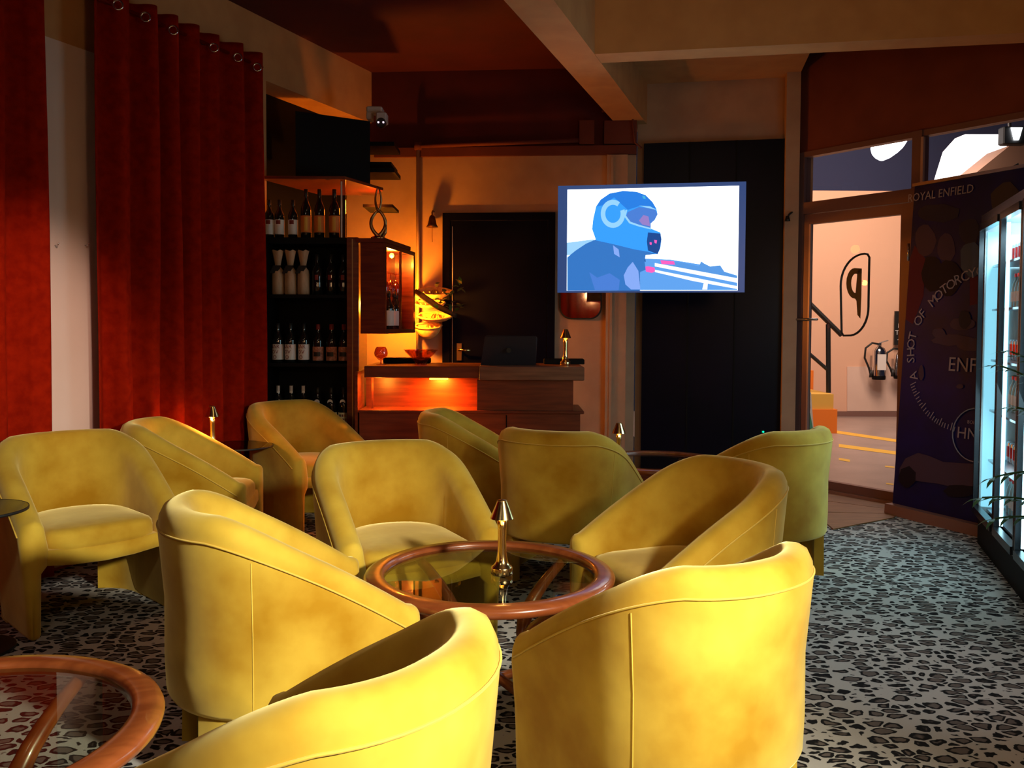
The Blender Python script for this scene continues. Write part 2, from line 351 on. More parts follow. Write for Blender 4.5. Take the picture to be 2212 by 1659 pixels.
# second glazing: frames, panes
mu = gl.px(1985, 350)[0]
W1 = M(); W1.box(ga0, ga0+.05, -.02, .06, 0, zh, gl); W1.box(mu-.035, mu+.035, -.03, .06, 0, zh, gl)
zt0 = gl.px(1850, 437)[2]
W1.box(ga0+.05, mu-.035, -.02, .05, zt0-.045, zt0+.045, gl); W1.box(ga0+.05, mu-.035, -.02, .05, zh-.04, zh, gl)
win = struct('window_1', W1, 'frame_metal')
M().box(ga0+.05, mu-.035, .01, .018, zt0+.045, zh-.04, gl).build('pane', 'door_glass', win)
win2 = struct('window_2', M().box(mu+.036, ga1, -.02, .05, zh-.04, zh, gl).box(mu+.036, ga1, -.02, .05, .0, .1, gl).box(ga1-.05, ga1, -.02, .05, .1, zh-.04, gl), 'frame_metal')
M().box(mu+.036, ga1-.05, .01, .018, .1, zh-.04, gl).build('pane', 'door_glass', win2)
M().box(mu+.037, mu+.055, -.045, -.021, 2.2, zh-.05, gl).build('bead', 'frame_light', win2)
# glass door
d0, d1 = ga0+.055, mu-.04
dz = gl.px(1850, 452)[2]
D = M(); D.box(d0, d0+.045, -.015, .035, .03, dz, gl); D.box(d1-.075, d1, -.015, .035, .03, dz, gl); D.box(d0+.045, d1-.075, -.015, .035, dz-.075, dz, gl); D.box(d0+.045, d1-.075, -.015, .035, .03, .09, gl)
door = struct('door_2', D, 'frame_metal')
M().box(d0+.045, d1-.075, .005, .013, .09, dz-.075, gl).build('pane', 'door_glass', door)
M().box(d0+.0455, d0+.06, -.017, .004, .09, dz-.075, gl).build('bead', 'frame_light', door)
hz = gl.px(1735, 690)[2]; ha = d0+.02
M().tube([gl(ha, -.05, hz), gl(ha, -.016, hz)], .011).tube([gl(ha-.05, -.05, hz), gl(ha+.14, -.05, hz)], .009).build('handle', 'steel', door, smooth=True)
hg = gl.px(1966, 545); M().tube([gl(hg[0], -.022, hg[2]-.06), gl(hg[0], -.022, hg[2]+.06)], .009).build('hinge', 'chrome', door, smooth=True)
# emblem on the glass of the door: mirrored letter in a leaf-shaped outline
em = thing('door_emblem', 'black mirrored letter P inside a rounded outline, on the glass door', 'sign', gl(d0+.3, 0, 1.2))
def gp(px, py): q = gl.px(px, py, .0); return (q[0], q[2])
def arc(cx, cy, rx, ry, a0, a1, n=10): return [(cx+rx*math.cos(math.radians(a0+(a1-a0)*i/n)), cy+ry*math.sin(math.radians(a0+(a1-a0)*i/n))) for i in range(n+1)]
out = arc(1870, 618, 54, 70, 180, 268) + [(1874, 549), (1878, 556)] + [(1877, 600), (1876, 660)] + arc(1834, 662, 42, 63, 0, 84) + [(1822, 725), (1818, 718)] + [(1817, 670)]
M().tube([gl(gp(x, y)[0], .0, gp(x, y)[1]) for x, y in out], .008, 6, closed=True).build('outline', 'ink', em, world=True)
def flat(poly_px, f, b, name, mt, parent, th=.003, world=True):
    q = [f.px(x, y, b) for x, y in poly_px]
    n = len(q); m = M(); m.add([f(a, b, c) for a, _, c in q]+[f(a, b+th, c) for a, _, c in q],
        [tuple(range(n)), tuple(range(2*n-1, n-1, -1))]+[(i, n+i, n+(i+1) % n, (i+1) % n) for i in range(n)])
    return m.build(name, mt, parent, world=world)
stem = [(1861, 580), (1860, 640), (1858, 688), (1852, 680), (1850, 650), (1847, 645)]
bowl = arc(1846, 612, 18, 33, 90, 270) + [(1861, 580), (1861, 590)] + [(1853, 592)] + arc(1848, 612, 10, 21, 270, 90) + [(1852, 636), (1851, 646)]
flat(stem+[(1851, 600), (1852, 585)], gl, -.002, 'letter', 'ink', em, .004); flat(bowl, gl, -.002, 'letter', 'ink', em, .004)
# wood floor strip before the door and the threshold
k0 = onz(1800, 1145); k1 = onz(1930, 1120); k2 = Vector(gl(mu, -.05, 0)); k3 = Vector(gl(ga0-.1, -.05, 0))
for i in range(3):
    f0, f1 = i/3, (i+1)/3-.012
    a_, b_ = k0.lerp(k3, f0), k0.lerp(k3, f1); c_, d_ = k1.lerp(k2, f1), k1.lerp(k2, f0)
    pl = M().prism([(d_.x, d_.y), (c_.x, c_.y), (b_.x, b_.y), (a_.x, a_.y)], .0005, .008)
    if i == 0: strip = struct('floor_boards', pl, 'plank_floor')
    else: pl.build('board', 'plank_floor', strip)
struct('trim_9', M().box(ga0, ga1, -.05, .1, 0.0, .028, gl), 'threshold')
# small hooks
hk = Vector(br.px(1703, 465, -.03)); hp = Vector(br(hk.x, -.03, hk.z))
h = thing('wall_hook', 'small dark hook on the plaster column beside the glass door', 'hook', hp)
M().tube([hp, hp+V(.02, -.03, .02), hp+V(.0, -.05, .01), hp+V(-.02, -.045, -.02)], .006).build('stem', 'ink', h, world=True, smooth=True)
M().lathe([(.0, .02), (.012, .018), (.018, -.005), (.022, -.02), (0, -.02)], 12, (hp.x-.02, hp.y-.045, hp.z-.03)).build('knob', 'ink', h, world=True, smooth=True)
# black back door with frame
A0, A1 = bl.px(957, 600)[0], bl.px(1199, 600)[0]; Zd = bl.px(1078, 460)[2]
dm = M(); t = .06
dm.box(A0, A0+t, -.03, -.0005, 0, Zd, bl).box(A1-t, A1, -.03, -.0005, 0, Zd, bl).box(A0+t, A1-t, -.03, -.0005, Zd-t, Zd, bl)
bdoor = struct('door_1', dm, 'door_paint')
M().box(A0+t+.004, A1-t-.004, -.02, -.0005, .01, Zd-t-.004, bl, ).build('door_leaf', 'door_paint', bdoor)
M().box(A0+t+.02, A0+t+.026, -.028, -.0205, .1, Zd-t-.05, bl).build('edge_strip', 'steel', bdoor)
kk = bl.px(992, 755, -.03)
M().box(kk[0]-.02, kk[0]+.02, -.032, -.0205, kk[2]-.09, kk[2]+.05, bl).build('handle_plate', 'brass_dark', bdoor)
M().tube([bl(kk[0], -.03, kk[2]), bl(kk[0], -.075, kk[2]), bl(kk[0]+.10, -.075, kk[2]-.005)], .01).build('handle', 'brass', bdoor, smooth=True)
# pipes on the back wall
pa = bl.px(903, 500, -.05); pz1 = bl.px(903, 316, -.05)[2]; pb = bl.px(1250, 304, -.05)
pp = thing('wall_pipe', 'plaster-coloured pipe running down and along the back wall under the red upper wall', 'pipe', bl(pa[0], -.05, 1.0))
M().tube([bl(pa[0], -.056, 1.0), bl(pa[0], -.056, pz1)], .014).build('vertical_run', 'plaster', pp, world=True, smooth=True)
M().tube([bl(pa[0], -.056, pz1), bl(pb[0], -.062, pb[2])], .017).build('horizontal_run', 'plaster_rust', pp, world=True, smooth=True)
M().lathe([(0, .03), (.03, .028), (.032, 0), (.03, -.03), (0, -.035)], 12, bl(pa[0], -.056, pz1)).build('junction', 'plaster_rust', pp, world=True, smooth=True)
q = bl.px(1372, 300, -.06)
pc = thing('corner_cable', 'thin drooping conduit hanging below the beam at the corner', 'cable', bl(q[0], -.06, q[2]))
M().tube([bl(*bl.px(x, y, -.07)[:1], -.07, bl.px(x, y, -.07)[2]) for x, y in ((1300, 240), (1352, 238), (1366, 250), (1370, 290), (1372, 308), (1386, 320))], .009, 6).build('conduit', 'plaster_rust', pc, world=True, smooth=True)
# ================================================================== OUTSIDE
struct('floor_corridor', M().box(1.4, 9.5, 7.05, 13, -.14, -.01).prism([P2(gl, ga0, .1, 0), P2(gl, 3, .1, 0), (9.5, 4.5), (9.5, 7.05), (2.1, 7.05)], -.14, -.01), 'concrete')
zw = at(1850, 412, 12.4).z
struct('wall_corridor', M().box(2.2, 9.5, 12.4, 12.6, -.01, zw), 'corridor_wall')
struct('wall_corridor_upper', M().box(2.2, 9.5, 12.45, 12.6, zw, 6.2), 'dusk')
struct('ceiling_corridor', M().box(2.0, 9.5, 7.6, 12.6, 6.2, 6.3), 'dusk')
struct('baseboard_corridor', M().box(2.2, 9.5, 12.37, 12.399, -.01, .06), 'threshold')
def floorline(pts, name, label):
    m = M(); q = [onz(x, y, -.009) for x, y in pts]; m.add([tuple(p+V(0, 0, .001)) for p in q], [tuple(range(len(q)))])
    return tag(m.build(name, 'yellow_paint', None), label, 'floor marking', None, None)
for pts, lab in ((((1806, 930), (1942, 950), (1942, 956), (1806, 936)), 'farthest long yellow painted line on the corridor floor'),
                 (((1812, 959), (1942, 976), (1942, 983), (1812, 966)), 'second long yellow painted line on the corridor floor'),
                 (((1812, 989), (1836, 993), (1836, 998), (1812, 994)), 'short yellow dash beside the green chair on the corridor floor'),
                 (((1912, 1006), (1932, 1008), (1932, 1011), (1912, 1009)), 'short yellow dash beside the poster edge on the corridor floor'),
                 (((1914, 1043), (1930, 1045), (1930, 1048), (1914, 1046)), 'nearest short yellow dash on the corridor floor by the poster')):
    floorline(pts, 'floor_line', lab)
# stairs
st = thing('steps', 'orange and yellow painted steps at the left of the corridor', 'stairs', at(1780, 928, 10.4))
b0 = at(1700, 930, 10.4); b1 = at(1808, 930, 10.4); t0 = at(1700, 884, 10.4)
M().box(b0.x, b1.x, 10.4, 10.9, -.009, t0.z).build('riser', 'orange_paint', st, world=True)
M().box(b0.x, b1.x-.04, 10.42, 11.2, t0.z, t0.z+.18).build('tread', 'stair_yellow', st, world=True)
b2 = at(1768, 880, 11.0)
M().box(b0.x, b2.x, 11.2, 11.7, -.009, t0.z+.42).build('riser', 'orange_paint', st, world=True); M().box(b0.x, b2.x-.03, 11.22, 11.9, t0.z+.42, t0.z+.6).build('tread', 'stair_yellow', st, world=True)
hr = thing('stair_handrail', 'black steel handrail descending beside the orange steps', 'handrail', at(1788, 885, 10.65))
A = lambda x, y: at(x, y, 10.65)
M().tube([A(1715, 622), A(1818, 724)], .03, 8).build('top_rail', 'ink', hr, world=True)
M().tube([A(1715, 735), A(1788, 799)], .022, 8).build('lower_rail', 'ink', hr, world=True)
M().tube([A(1789, 700), Vector((A(1789, 885).x, 10.65, t0.z+.18))], .03, 8).build('post', 'ink', hr, world=True)
ab = thing('a_frame_sign', 'white and green notice board standing behind the door jamb', 'sign', onz(1745, 985, -.01))
Y_ = onz(1745, 960, -.01).y
def slab(poly, Y, th, name, mt, parent):
    q = [at(x, y, Y) for x, y in poly]; n = len(q)
    return M().add([tuple(p) for p in q]+[tuple(p+V(0, th, 0)) for p in q], [tuple(range(n)), tuple(range(2*n-1, n-1, -1))]+[(i, n+i, n+(i+1) % n, (i+1) % n) for i in range(n)]).build(name, mt, parent, world=True)
slab([(1728, 848), (1752, 848), (1760, 960), (1728, 962)], Y_, .03, 'board', 'sign_white', ab)
slab([(1738, 905), (1750, 892), (1757, 930), (1738, 932)], Y_-.01, .008, 'print', 'sign_green', ab)
M().tube([at(1743+8*math.cos(a/8*6.283), 880+11*math.sin(a/8*6.283), Y_-.006) for a in range(8)], .006, 5, closed=True).build('print', 'tinted_label', ab, world=True)
# extinguishers on the corridor wall
def extinguisher(px, py0, py1, label):
    b = at(px, py1, 12.2); s = (at(px, py0, 12.2).z-b.z)
    e = thing('fire_extinguisher', label, 'extinguisher', b, 0, 'fire extinguishers on the corridor wall')
    M().lathe([(0, 0), (.085, 0), (.09, .02), (.09, .1*s)], 16).build('base_band', 'black', e, smooth=True)
    M().lathe([(.088, .1*s), (.088, .72*s), (.07, .80*s), (.03, .84*s), (.025, .88*s), (0, .88*s)], 16).build('cylinder', 'chrome', e, smooth=True)
    M().box(-.06, .06, -.095, -.089, .25*s, .65*s).build('label', 'paper', e)
    M().box(-.02, .02, -.02, .02, .87*s, .93*s).tube([(0, 0, .93*s), (.12, 0, s)], .008).build('valve', 'steel', e)
    M().box(-.05, .05, .091, .179, .3*s, .6*s).build('wall_bracket', 'steel', e)
    M().tube([(0, 0, .9*s), (-.1, 0, .93*s), (-.19, 0, .8*s), (-.2, 0, .55*s), (-.14, 0, .3*s), (-.11, 0, .1*s)], .014).build('hose', 'ink', e, smooth=True)
    M().lathe([(0, 0), (.024, 0), (.018, .1), (0, .1)], 10, (-.11, 0, .03)).build('nozzle', 'ink', e, smooth=True)
extinguisher(1898, 735, 820, 'chrome fire extinguisher with black hose, fully seen through the glass door')
extinguisher(1945, 748, 818, 'fire extinguisher partly hidden at the right edge of the door opening')
ws = thing('wall_sign', 'narrow black sign with pale letters above the partly hidden extinguisher', 'sign', at(1950, 745, 12.3))
slab([(1934, 672), (1990, 672), (1990, 745), (1932, 745)], 12.3, .03, 'board', 'ink', ws)
fw = frame((0, 12.29), (1, 0))
for s_, y in (('P', 704), ('TH', 719), ('↑', 736)):
    p = at(1943, y, 12.29); text(s_, .09, fw, p.x, 0, p.z, 'paper', 'lettering', ws)
nb = thing('pale_patch', 'pale blank patch low on the corridor wall below the extinguisher', 'board', at(1890, 888, 12.38))
slab([(1830, 792), (1942, 792), (1942, 888), (1830, 888)], 12.385, .014, 'panel', 'plaster_pale', nb)  # flat pale patch just in front of the wall
# lamps and a self-glowing soffit seen through the upper panes
lp = at(1918, 312, 9.8)
ol = thing('bulkhead_lamp', 'glaring white oval lamp seen through the pane above the glass door', 'lamp', lp)
mm = M(); ax = (at(1945, 292, 9.8)-at(1895, 332, 9.8)); L0 = at(1895, 332, 9.8)
mm.tube([L0+ax*t for t in (-.12, -.06, 0, .25, .5, .75, 1, 1.06, 1.12)], [.01, .07, .1, .125, .13, .125, .1, .07, .01], 16).build('diffuser', 'lamp_white', ol, world=True, smooth=True)
M().tube([lp+V(0, .05, .05), lp+V(0, .1, 1.0), lp+V(0, .1, 6.19-lp.z)], .02).build('hanger', 'steel', ol, world=True)
cn = thing('glowing_soffit', 'white soffit slab, its light built in as glow, seen through the upper right pane', 'lamp', at(2110, 388, 8.75))
slab([(2085, 290), (2168, 290), (2180, 312), (2085, 388), (2036, 391), (2058, 320)], 8.75, .2, 'panel', 'soffit_glow', cn)  # lit white soffit made to glow by emission, no lamp of its own
lg = thing('stair_soffit', 'brown sloping stair underside beyond the upper right pane', 'stairs', at(2150, 390, 8.2))
slab([(2075, 400), (2182, 314), (2260, 290), (2260, 420)], 8.3, .4, 'flight', 'brown_ledge', lg)
slab([(2166, 372), (2200, 352), (2205, 374)], 8.28, .019, 'opening', 'ink', lg)
ft = at(2188, 292, 8.0); fl = thing('floodlight', 'small black floodlight at the top right corner of the upper pane', 'lamp', ft)
M().box(-.11, .11, -.05, .05, -.09, .07, bv=.01).build('housing', 'ink', fl); M().prism([(-.05, -.055), (.05, -.055), (.02, .055), (-.02, .055)], 0, .01, lambda x, y, z: (x, -.052-z, -y)).build('lens', 'lamp_white', fl)
M().tube([(0, .05, .05), (0, .1, .4), (0, .2, 6.19-ft.z)], .015).build('bracket', 'ink', fl)
# ================================================================== ARMCHAIRS
CWd, CF, CR = .335, .30, .33
def plan_pts():
    h = [(CWd, CF-CF*i/8) for i in range(8)]
    for i in range(17):
        a = math.pi/2*i/16; h.append((CWd*max(math.cos(a), 0)**(2/2.15), -CR*math.sin(a)**(2/2.15)))
    return h + [(-x, y) for x, y in h[-2::-1]]
PL = plan_pts()
def normals(P):
    out = []
    for i in range(len(P)):
        a, b = P[max(i-1, 0)], P[min(i+1, len(P)-1)]; tx, ty = b[0]-a[0], b[1]-a[1]; l = math.hypot(tx, ty) or 1
        out.append((ty/l, -tx/l))        # pointing inwards for this winding
    return out
NL = [(-n[0], -n[1]) if (n[0]*p[0]+n[1]*p[1]) > 0 else n for n, p in zip(normals(PL), PL)]
def ztop(y):
    v = (CF-y)/(CF+CR); g = 1-max(0, 1-v/.86)**1.30
    return .475+.285*g
def sst(a, b, x): t = min(1, max(0, (x-a)/(b-a))); return t*t*(3-2*t)
def zbot(x, y):
    return .225*(1-sst(-.19, -.02, y))
def oin(z): return .028*(1-min(z, .76)/.76)
def station(p, n, push=(0, 0), s=1.0, dz=0):
    x, y = p; zt = ztop(y)-dz; z0 = zbot(x, y); zi = max(.29, z0+.06)
    prof = [(oin(z0)+.006, z0), (oin(z0), z0+.012), (oin(z0+.1), z0+.1), (oin(.3), z0+(zt-z0)*.5), (0, zt-.075), (.003, zt-.04), (.015, zt-.014), (.036, zt-.002), (.062, zt), (.084, zt-.012), (.098, zt-.036),
            (.104, zt-.075), (.115, zi+.05 if zt-.08 > zi+.05 else zt-.1), (.112, zi), (.085, zi-.03), (.080, z0+.012), (.074, z0)]
    return [(x+n[0]*(.045+(o-.045)*s)+push[0], y+n[1]*(.045+(o-.045)*s)+push[1], z if z < .02 else z-(1-s)*.03) for o, z in prof]
def build_chair():
    root = thing('tub_armchair', '', 'armchair', (0, 0, 0), 0, 'mustard velvet tub armchairs')
    rows = []
    for k in (3, 2, 1):
        g = math.radians(26*k); rows.append(station(PL[0], NL[0], (0, .035*math.sin(g)), max(.1, math.cos(g)), 0))
    rows += [station(p, n) for p, n in zip(PL, NL)]
    for k in (1, 2, 3):
        g = math.radians(26*k); rows.append(station(PL[-1], NL[-1], (0, .035*math.sin(g)), max(.1, math.cos(g)), 0))
    m = M(); m.grid(rows, True); n = len(rows[0]); R = len(rows)
    m.f.append(tuple(range(n-1, -1, -1))); m.f.append(tuple((R-1)*n+i for i in range(n)))
    m.build('shell', 'velvet', root, smooth=True)
    # inset leg panels below the rear curve, one each side
    for sgn in (1, -1):
        idx = [i for i, p in enumerate(PL) if p[0]*sgn > .185 and p[1] < .05]
        rr = []
        for i in idx:
            x, y = PL[i]; nx, ny = NL[i]
            rr.append([(x+nx*o, y+ny*o, z) for o, z in ((.030, 0), (.034, .26), (.078, .26), (.079, 0))])
        mm = M(); mm.grid(rr, True); mm.f.append((3, 2, 1, 0)); q = len(rr)*4; mm.f.append((q-4, q-3, q-2, q-1))
        mm.build('leg', 'velvet', root, auto=True)
    # seat: base with apron, cushion
    def outline(w, f, r, k=.05):
        h = [(0, f), (w*.5, f), (w-k, f), (w-k*.3, f-k*.3), (w, f-k), (w, f*.5), (w, 0)]
        for i in range(1, 11):
            a = math.pi/2*i/10; h.append((w*max(math.cos(a), 0)**(2/2.1), -r*math.sin(a)**(2/2.1)))
        return h+[(-x, y) for x, y in h[-2:0:-1]]
    def pad(ol, prof, name):
        mm = M(); rows = []
        for sc, z, sag in prof: rows.append([(x*sc, (y-.03)*sc+.03, z+sag*(x/.24)**2) for x, y in ol])
        mm.grid(rows, True); n = len(ol); mm.f.append(tuple(range(n-1, -1, -1))); mm.f.append(tuple((len(rows)-1)*n+i for i in range(n)))
        return mm.build(name, 'velvet', root, smooth=True)
    pad(outline(.252, .318, .225, .02), [(.95, .262, .02), (1, .268, .02), (1, .30, .02), (.985, .325, .02), (.95, .335, .01)], 'seat_base')
    pad(outline(.227, .312, .205, .07), [(.95, .325, 0), (.985, .332, 0), (1, .35, 0), (1, .378, 0), (.985, .395, 0), (.95, .408, 0), (.85, .418, 0), (.6, .425, 0), (.3, .428, 0), (.02, .428, 0)], 'seat_cushion')
    # stitched seams
    pts = [(x-n_[0]*.0012, y-n_[1]*.0012, ztop(y)-.062) for (x, y), n_ in zip(PL, NL)]
    M().tube(pts, .0028, 5).build('seam', 'velvet_seam', root, smooth=True)
    for i in (12, len(PL)-13):
        (x, y), (nx, ny) = PL[i], NL[i]
        z0 = zbot(x, y); ztt = ztop(y); ks = [(z0+.012, oin(z0)), (z0+.1, oin(z0+.1)), (z0+(ztt-z0)*.5, oin(.3)), (ztt-.075, 0)]
        M().tube([(x+nx*(o+.0002), y+ny*(o+.0002), z) for z, o in ks], .0018, 5).build('seam', 'velvet_seam', root, smooth=True)
    return root
chair = build_chair()
def face(th): return math.radians(th-90)       # local +Y is the way the chair faces
CH = [(-1.93, 3.90, -45, 'mustard tub armchair at the far left before the pale wall strip', 1),
      (-1.69, 4.59, 8, 'mustard tub armchair seen from its side, before the red curtain, lamp beyond its arm', 1),
      (-1.335, 5.59, -36, 'mustard tub armchair glowing orange in front of the bottle shelves', 1),
      (-.47, 3.58, -63, 'mustard tub armchair behind the round table, its seat facing the camera', 1),
      (-.22, 5.15, 0, 'mustard tub armchair right in front of the bar, mostly hidden behind others', 1),
      (.27, 4.45, 65, 'mustard tub armchair, broad back turned, brass lamp past its right side', 1),
      (.65, 3.18, 203, 'mustard tub armchair at the right side of the round table, seat facing left', 1),
      (1.29, 4.50, 130, 'tub armchair tinted green by the light, back turned, beside the glass door', 1),
      (-.69, 2.58, 27, 'mustard tub armchair left of the round table, its curved side toward the camera', 1),
      (-.355, 1.47, 152, 'nearest mustard tub armchair, cut off by the bottom edge of the photo', 1),
      (.435, 2.235, 126, 'large pale-lit mustard tub armchair at the front right, back turned', .955)]
for i, (x, y, th, lab, sc1) in enumerate(CH):
    if i == 0: chair.location = (x, y, 0); chair.rotation_euler = (0, 0, face(th)); chair['label'] = lab
    else: dup(chair, (x, y, 0), face(th), lab, scale=sc1)
# ================================================================== COFFEE TABLES
def build_table():
    t = thing('coffee_table', '', 'coffee table', group='round wood-rimmed glass coffee tables')
    R, r = .413, .347
    prof = [(R-.012, .425), (R-.003, .432), (R, .443), (R-.004, .452), (R-.018, .459), (r+.012, .460), (r+.003, .457), (r, .450), (r, .430), (r+.006, .425), (R-.012, .425)]
    M().lathe(prof, 72).build('table_rim', 'wood_rim', t, smooth=True)
    M().lathe([(0, .438), (r-.002, .438), (r-.002, .446), (0, .446)], 64).build('glass_top', 'table_glass', t)
    for k in range(4):
        a = math.pi/4+k*math.pi/2; ca, sa = math.cos(a), math.sin(a); pts = []; rad = []
        for i in range(13):
            u = i/12; z = .425*(1-u); rr = .375-.27*math.sin(math.pi*min(u*1.02, 1))**.9*.8 if u < .55 else .375-.27*math.sin(math.pi*.55)**.9*.8+(u-.55)*.16
            pts.append((ca*rr, sa*rr, z)); rad.append(.016+.010*math.sin(math.pi*u))
        M().tube(pts, rad, 8).build('leg', 'wood_rim', t, smooth=True)
    for k in range(2):
        a = math.pi/4+k*math.pi/2; ca, sa = math.cos(a), math.sin(a)
        M().tube([(ca*.2, sa*.2, .07), (0, 0, .09+.03*k), (-ca*.2, -sa*.2, .07)], .017, 8).build('stretcher', 'wood_rim', t, smooth=True)
    return t
tb = build_table(); tb.location = (-.07, 2.88, 0); tb['label'] = 'round glass coffee table with a wooden rim, brass lamp at its centre, among the armchairs'
dup(tb, (-1.13, 1.72, 0), .5, 'round glass coffee table with an orange-brown rim, cut off at the bottom left corner')
dup(tb, (.88, 5.26, 0), .2, 'round glass coffee table mostly hidden behind the back-turned armchairs near the dark panel')
# ================================================================== SIDE TABLES AND LAMPS
def build_side():
    t = thing('side_table', '', 'side table', group='round smoked glass side tables')
    M().lathe([(0, .540), (.198, .540), (.20, .545), (.198, .550), (0, .550)], 48).build('glass_top', 'smoked_glass', t, auto=True)
    M().lathe([(.1985, .5395), (.2015, .5395), (.2025, .545), (.2015, .5505), (.1985, .5505)], 48).build('edge', 'ink', t, smooth=True)
    M().lathe([(0, .0), (.15, 0), (.15, .012), (.03, .02), (.018, .03), (.018, .53), (.06, .535), (.06, .5395), (0, .5395)], 24).build('pedestal', 'ink', t, auto=True)
    return t
sd = build_side(); p = onz(512, 972, .55); p = at(514, 972, 5.15); sd.location = (p.x, p.y, 0); sd['label'] = 'round smoked glass side table between the curtain armchair and the orange-lit armchair'
p = onz(47, 1101, .55); dup(sd, (p.x-.20, p.y, 0), 0, 'round smoked glass side table cut off by the left edge of the photo')
def build_lamp():
    t = thing('table_lamp', '', 'lamp', group='small brass mushroom table lamps')
    M().lathe([(0, 0), (.034, 0), (.036, .003), (.036, .022), (.034, .026), (.026, .032), (.019, .045), (.015, .075), (.0135, .11), (.0145, .15), (.0175, .19), (.010, .192), (0, .192)], 28).build('stem', 'brass', t, smooth=True)
    M().lathe([(.016, .2435), (.0165, .242), (.040, .186), (.0385, .185), (.0145, .2405)], 28).build('lamp_shade', 'brass', t, auto=True)
    M().lathe([(0, .248), (.009, .247), (.0175, .2438), (.0165, .242), (0, .2415)], 24).build('finial', 'brass_dark', t, smooth=True)
    M().lathe([(0, .193), (.012, .194), (.012, .21), (0, .214)], 12).build('bulb', 'bulb_warm', t, smooth=True)
    return t
lm = build_lamp()
def lampat(px, py, z, label, pw, first=False):
    p = onz(px, py, z); p = V(p.x, p.y, z)
    if first: lm.location = p; lm['label'] = label
    else: dup(lm, p, .3, label)
    light('POINT', 'lamp_bulb_glow', p+V(0, -.02, .178), pw, (1, .42, .08), .02)
lampat(1084, 1240, .447, 'small brass lamp with a cone shade standing on the round coffee table', .28, True)
lampat(459, 970, .551, 'small brass lamp on the smoked glass side table against the red curtain', 6)
lampat(1221, 789, .99, 'small brass lamp standing on the right end of the bar counter', .15)
q = at(1337, 930, 5.03); zt = .461; dup(lm, (q.x, 5.03, zt), 0, 'small brass lamp rising behind the back-turned armchair, before the dark panel'); light('POINT', 'lamp_bulb_glow', (q.x, 5.01, zt+.178), .5, (1, .6, .2), .02)
# ================================================================== CURTAINS
cf_ = frame(tuple((WP+WN*.11)[:2]), (WD.x, WD.y))
Zt = cf_.px(440, 68)[2]
def curtain(a0, a1, label, seed, n, eye):
    t = thing('curtain', label, 'curtain', cf_((a0+a1)/2, 0, 0), 0, 'red velvet eyelet curtains')
    rnd = random.Random(seed); ph = rnd.random()*6; rows = []; K = int((a1-a0)*170)
    zs = [.02, .3, .7, 1.2, 1.7, 2.2, 2.6, Zt-.15, Zt-.04, Zt]
    warp = [rnd.uniform(-.5, .5) for _ in range(40)]
    for z in zs:
        row = []
        for i in range(K+1):
            u = i/K; a = a0+(a1-a0)*u; s = u*n*2*math.pi+ph+1.0*math.sin(u*7+seed)
            amp = .055+.012*math.sin(u*13+seed)
            w = math.sin(s); w = math.copysign(abs(w)**.75, w)
            b = -w*amp+.006*math.sin(z*1.4+s*.5)+.012*math.sin(s*2.1+seed)*(1-z/Zt*.6)
            row.append(cf_(a+.008*math.sin(z*2+i*.05), b, z))
        rows.append(row)
    o = M().grid(rows).build('cloth', 'curtain', t, smooth=True, world=True)
    md = o.modifiers.new('thick', 'SOLIDIFY'); md.thickness = .004
    hem = M(); 
    for (px, py) in eye:
        q = cf_.px(px, py, -.058); c = Vector(cf_(q[0], -.082, q[2])); pts = []
        ax1 = V(.97, .24, 0)
        for k in range(16):
            g = 2*math.pi*k/16; pts.append(c+ax1*.024*math.cos(g)+V(0, 0, .024*math.sin(g)))
        M().tube(pts, .0055, 6, closed=True).build('eyelet', 'chrome', t, smooth=True, world=True)
    return t
curtain(cf_.px(193, 500)[0], cf_.px(572, 500)[0], 'long red velvet eyelet curtain hanging between the pale wall strip and the bottle shelves', 3, 7.5, [(247, 12), (307, 38), (367, 66), (455, 104), (507, 125), (549, 146)])
curtain(-2.6, cf_.px(103, 500)[0], 'red velvet curtain at the left edge of the photo, beside the pale wall strip', 5, 11, [])
rz = cf_.px(440, 92)[2]
rod = thing('curtain_rod', 'thin chrome curtain rod threaded through the eyelets of the red curtain', 'rod', cf_(.6, 0, rz))
M().tube([cf_(-2.5, 0, rz), cf_(cf_.px(566, 100)[0], 0, rz)], .011, 10).build('pole', 'chrome', rod, world=True, smooth=True)
for a in (-1.5, .05, 1.25): M().box(a-.01, a+.01, 0, .11, rz-.008, rz+.008, cf_).build('bracket', 'steel', rod, world=True)
_cf = cf_
cf_ = frame((-3.9, -2.3), (1, 0)); _Zt = Zt; Zt = 2.9
curtain(0.3, 3.6, 'red velvet curtain on the wall behind the viewer, seen only in the wall mirror', 9, 17, [])
cf_ = _cf; Zt = _Zt
ws_ = thing('wall_sconce', 'small glowing wall lamp behind the viewer, reflected in the amber mirror', 'lamp', (-.75, -2.3, 1.75))
M().lathe([(0, 0), (.05, .0), (.06, .03), (.055, .14), (.04, .16), (0, .16)], 16).build('globe', 'bulb_warm', ws_, smooth=True)
M().tube([(0, 0, 0), (0, 0, -.06), (0, -.19, -.06)], .012).build('arm', 'brass', ws_, smooth=True)
light('POINT', 'sconce_glow', (-1.6, -1.6, 1.8), 10, (1, .6, .35), .1)
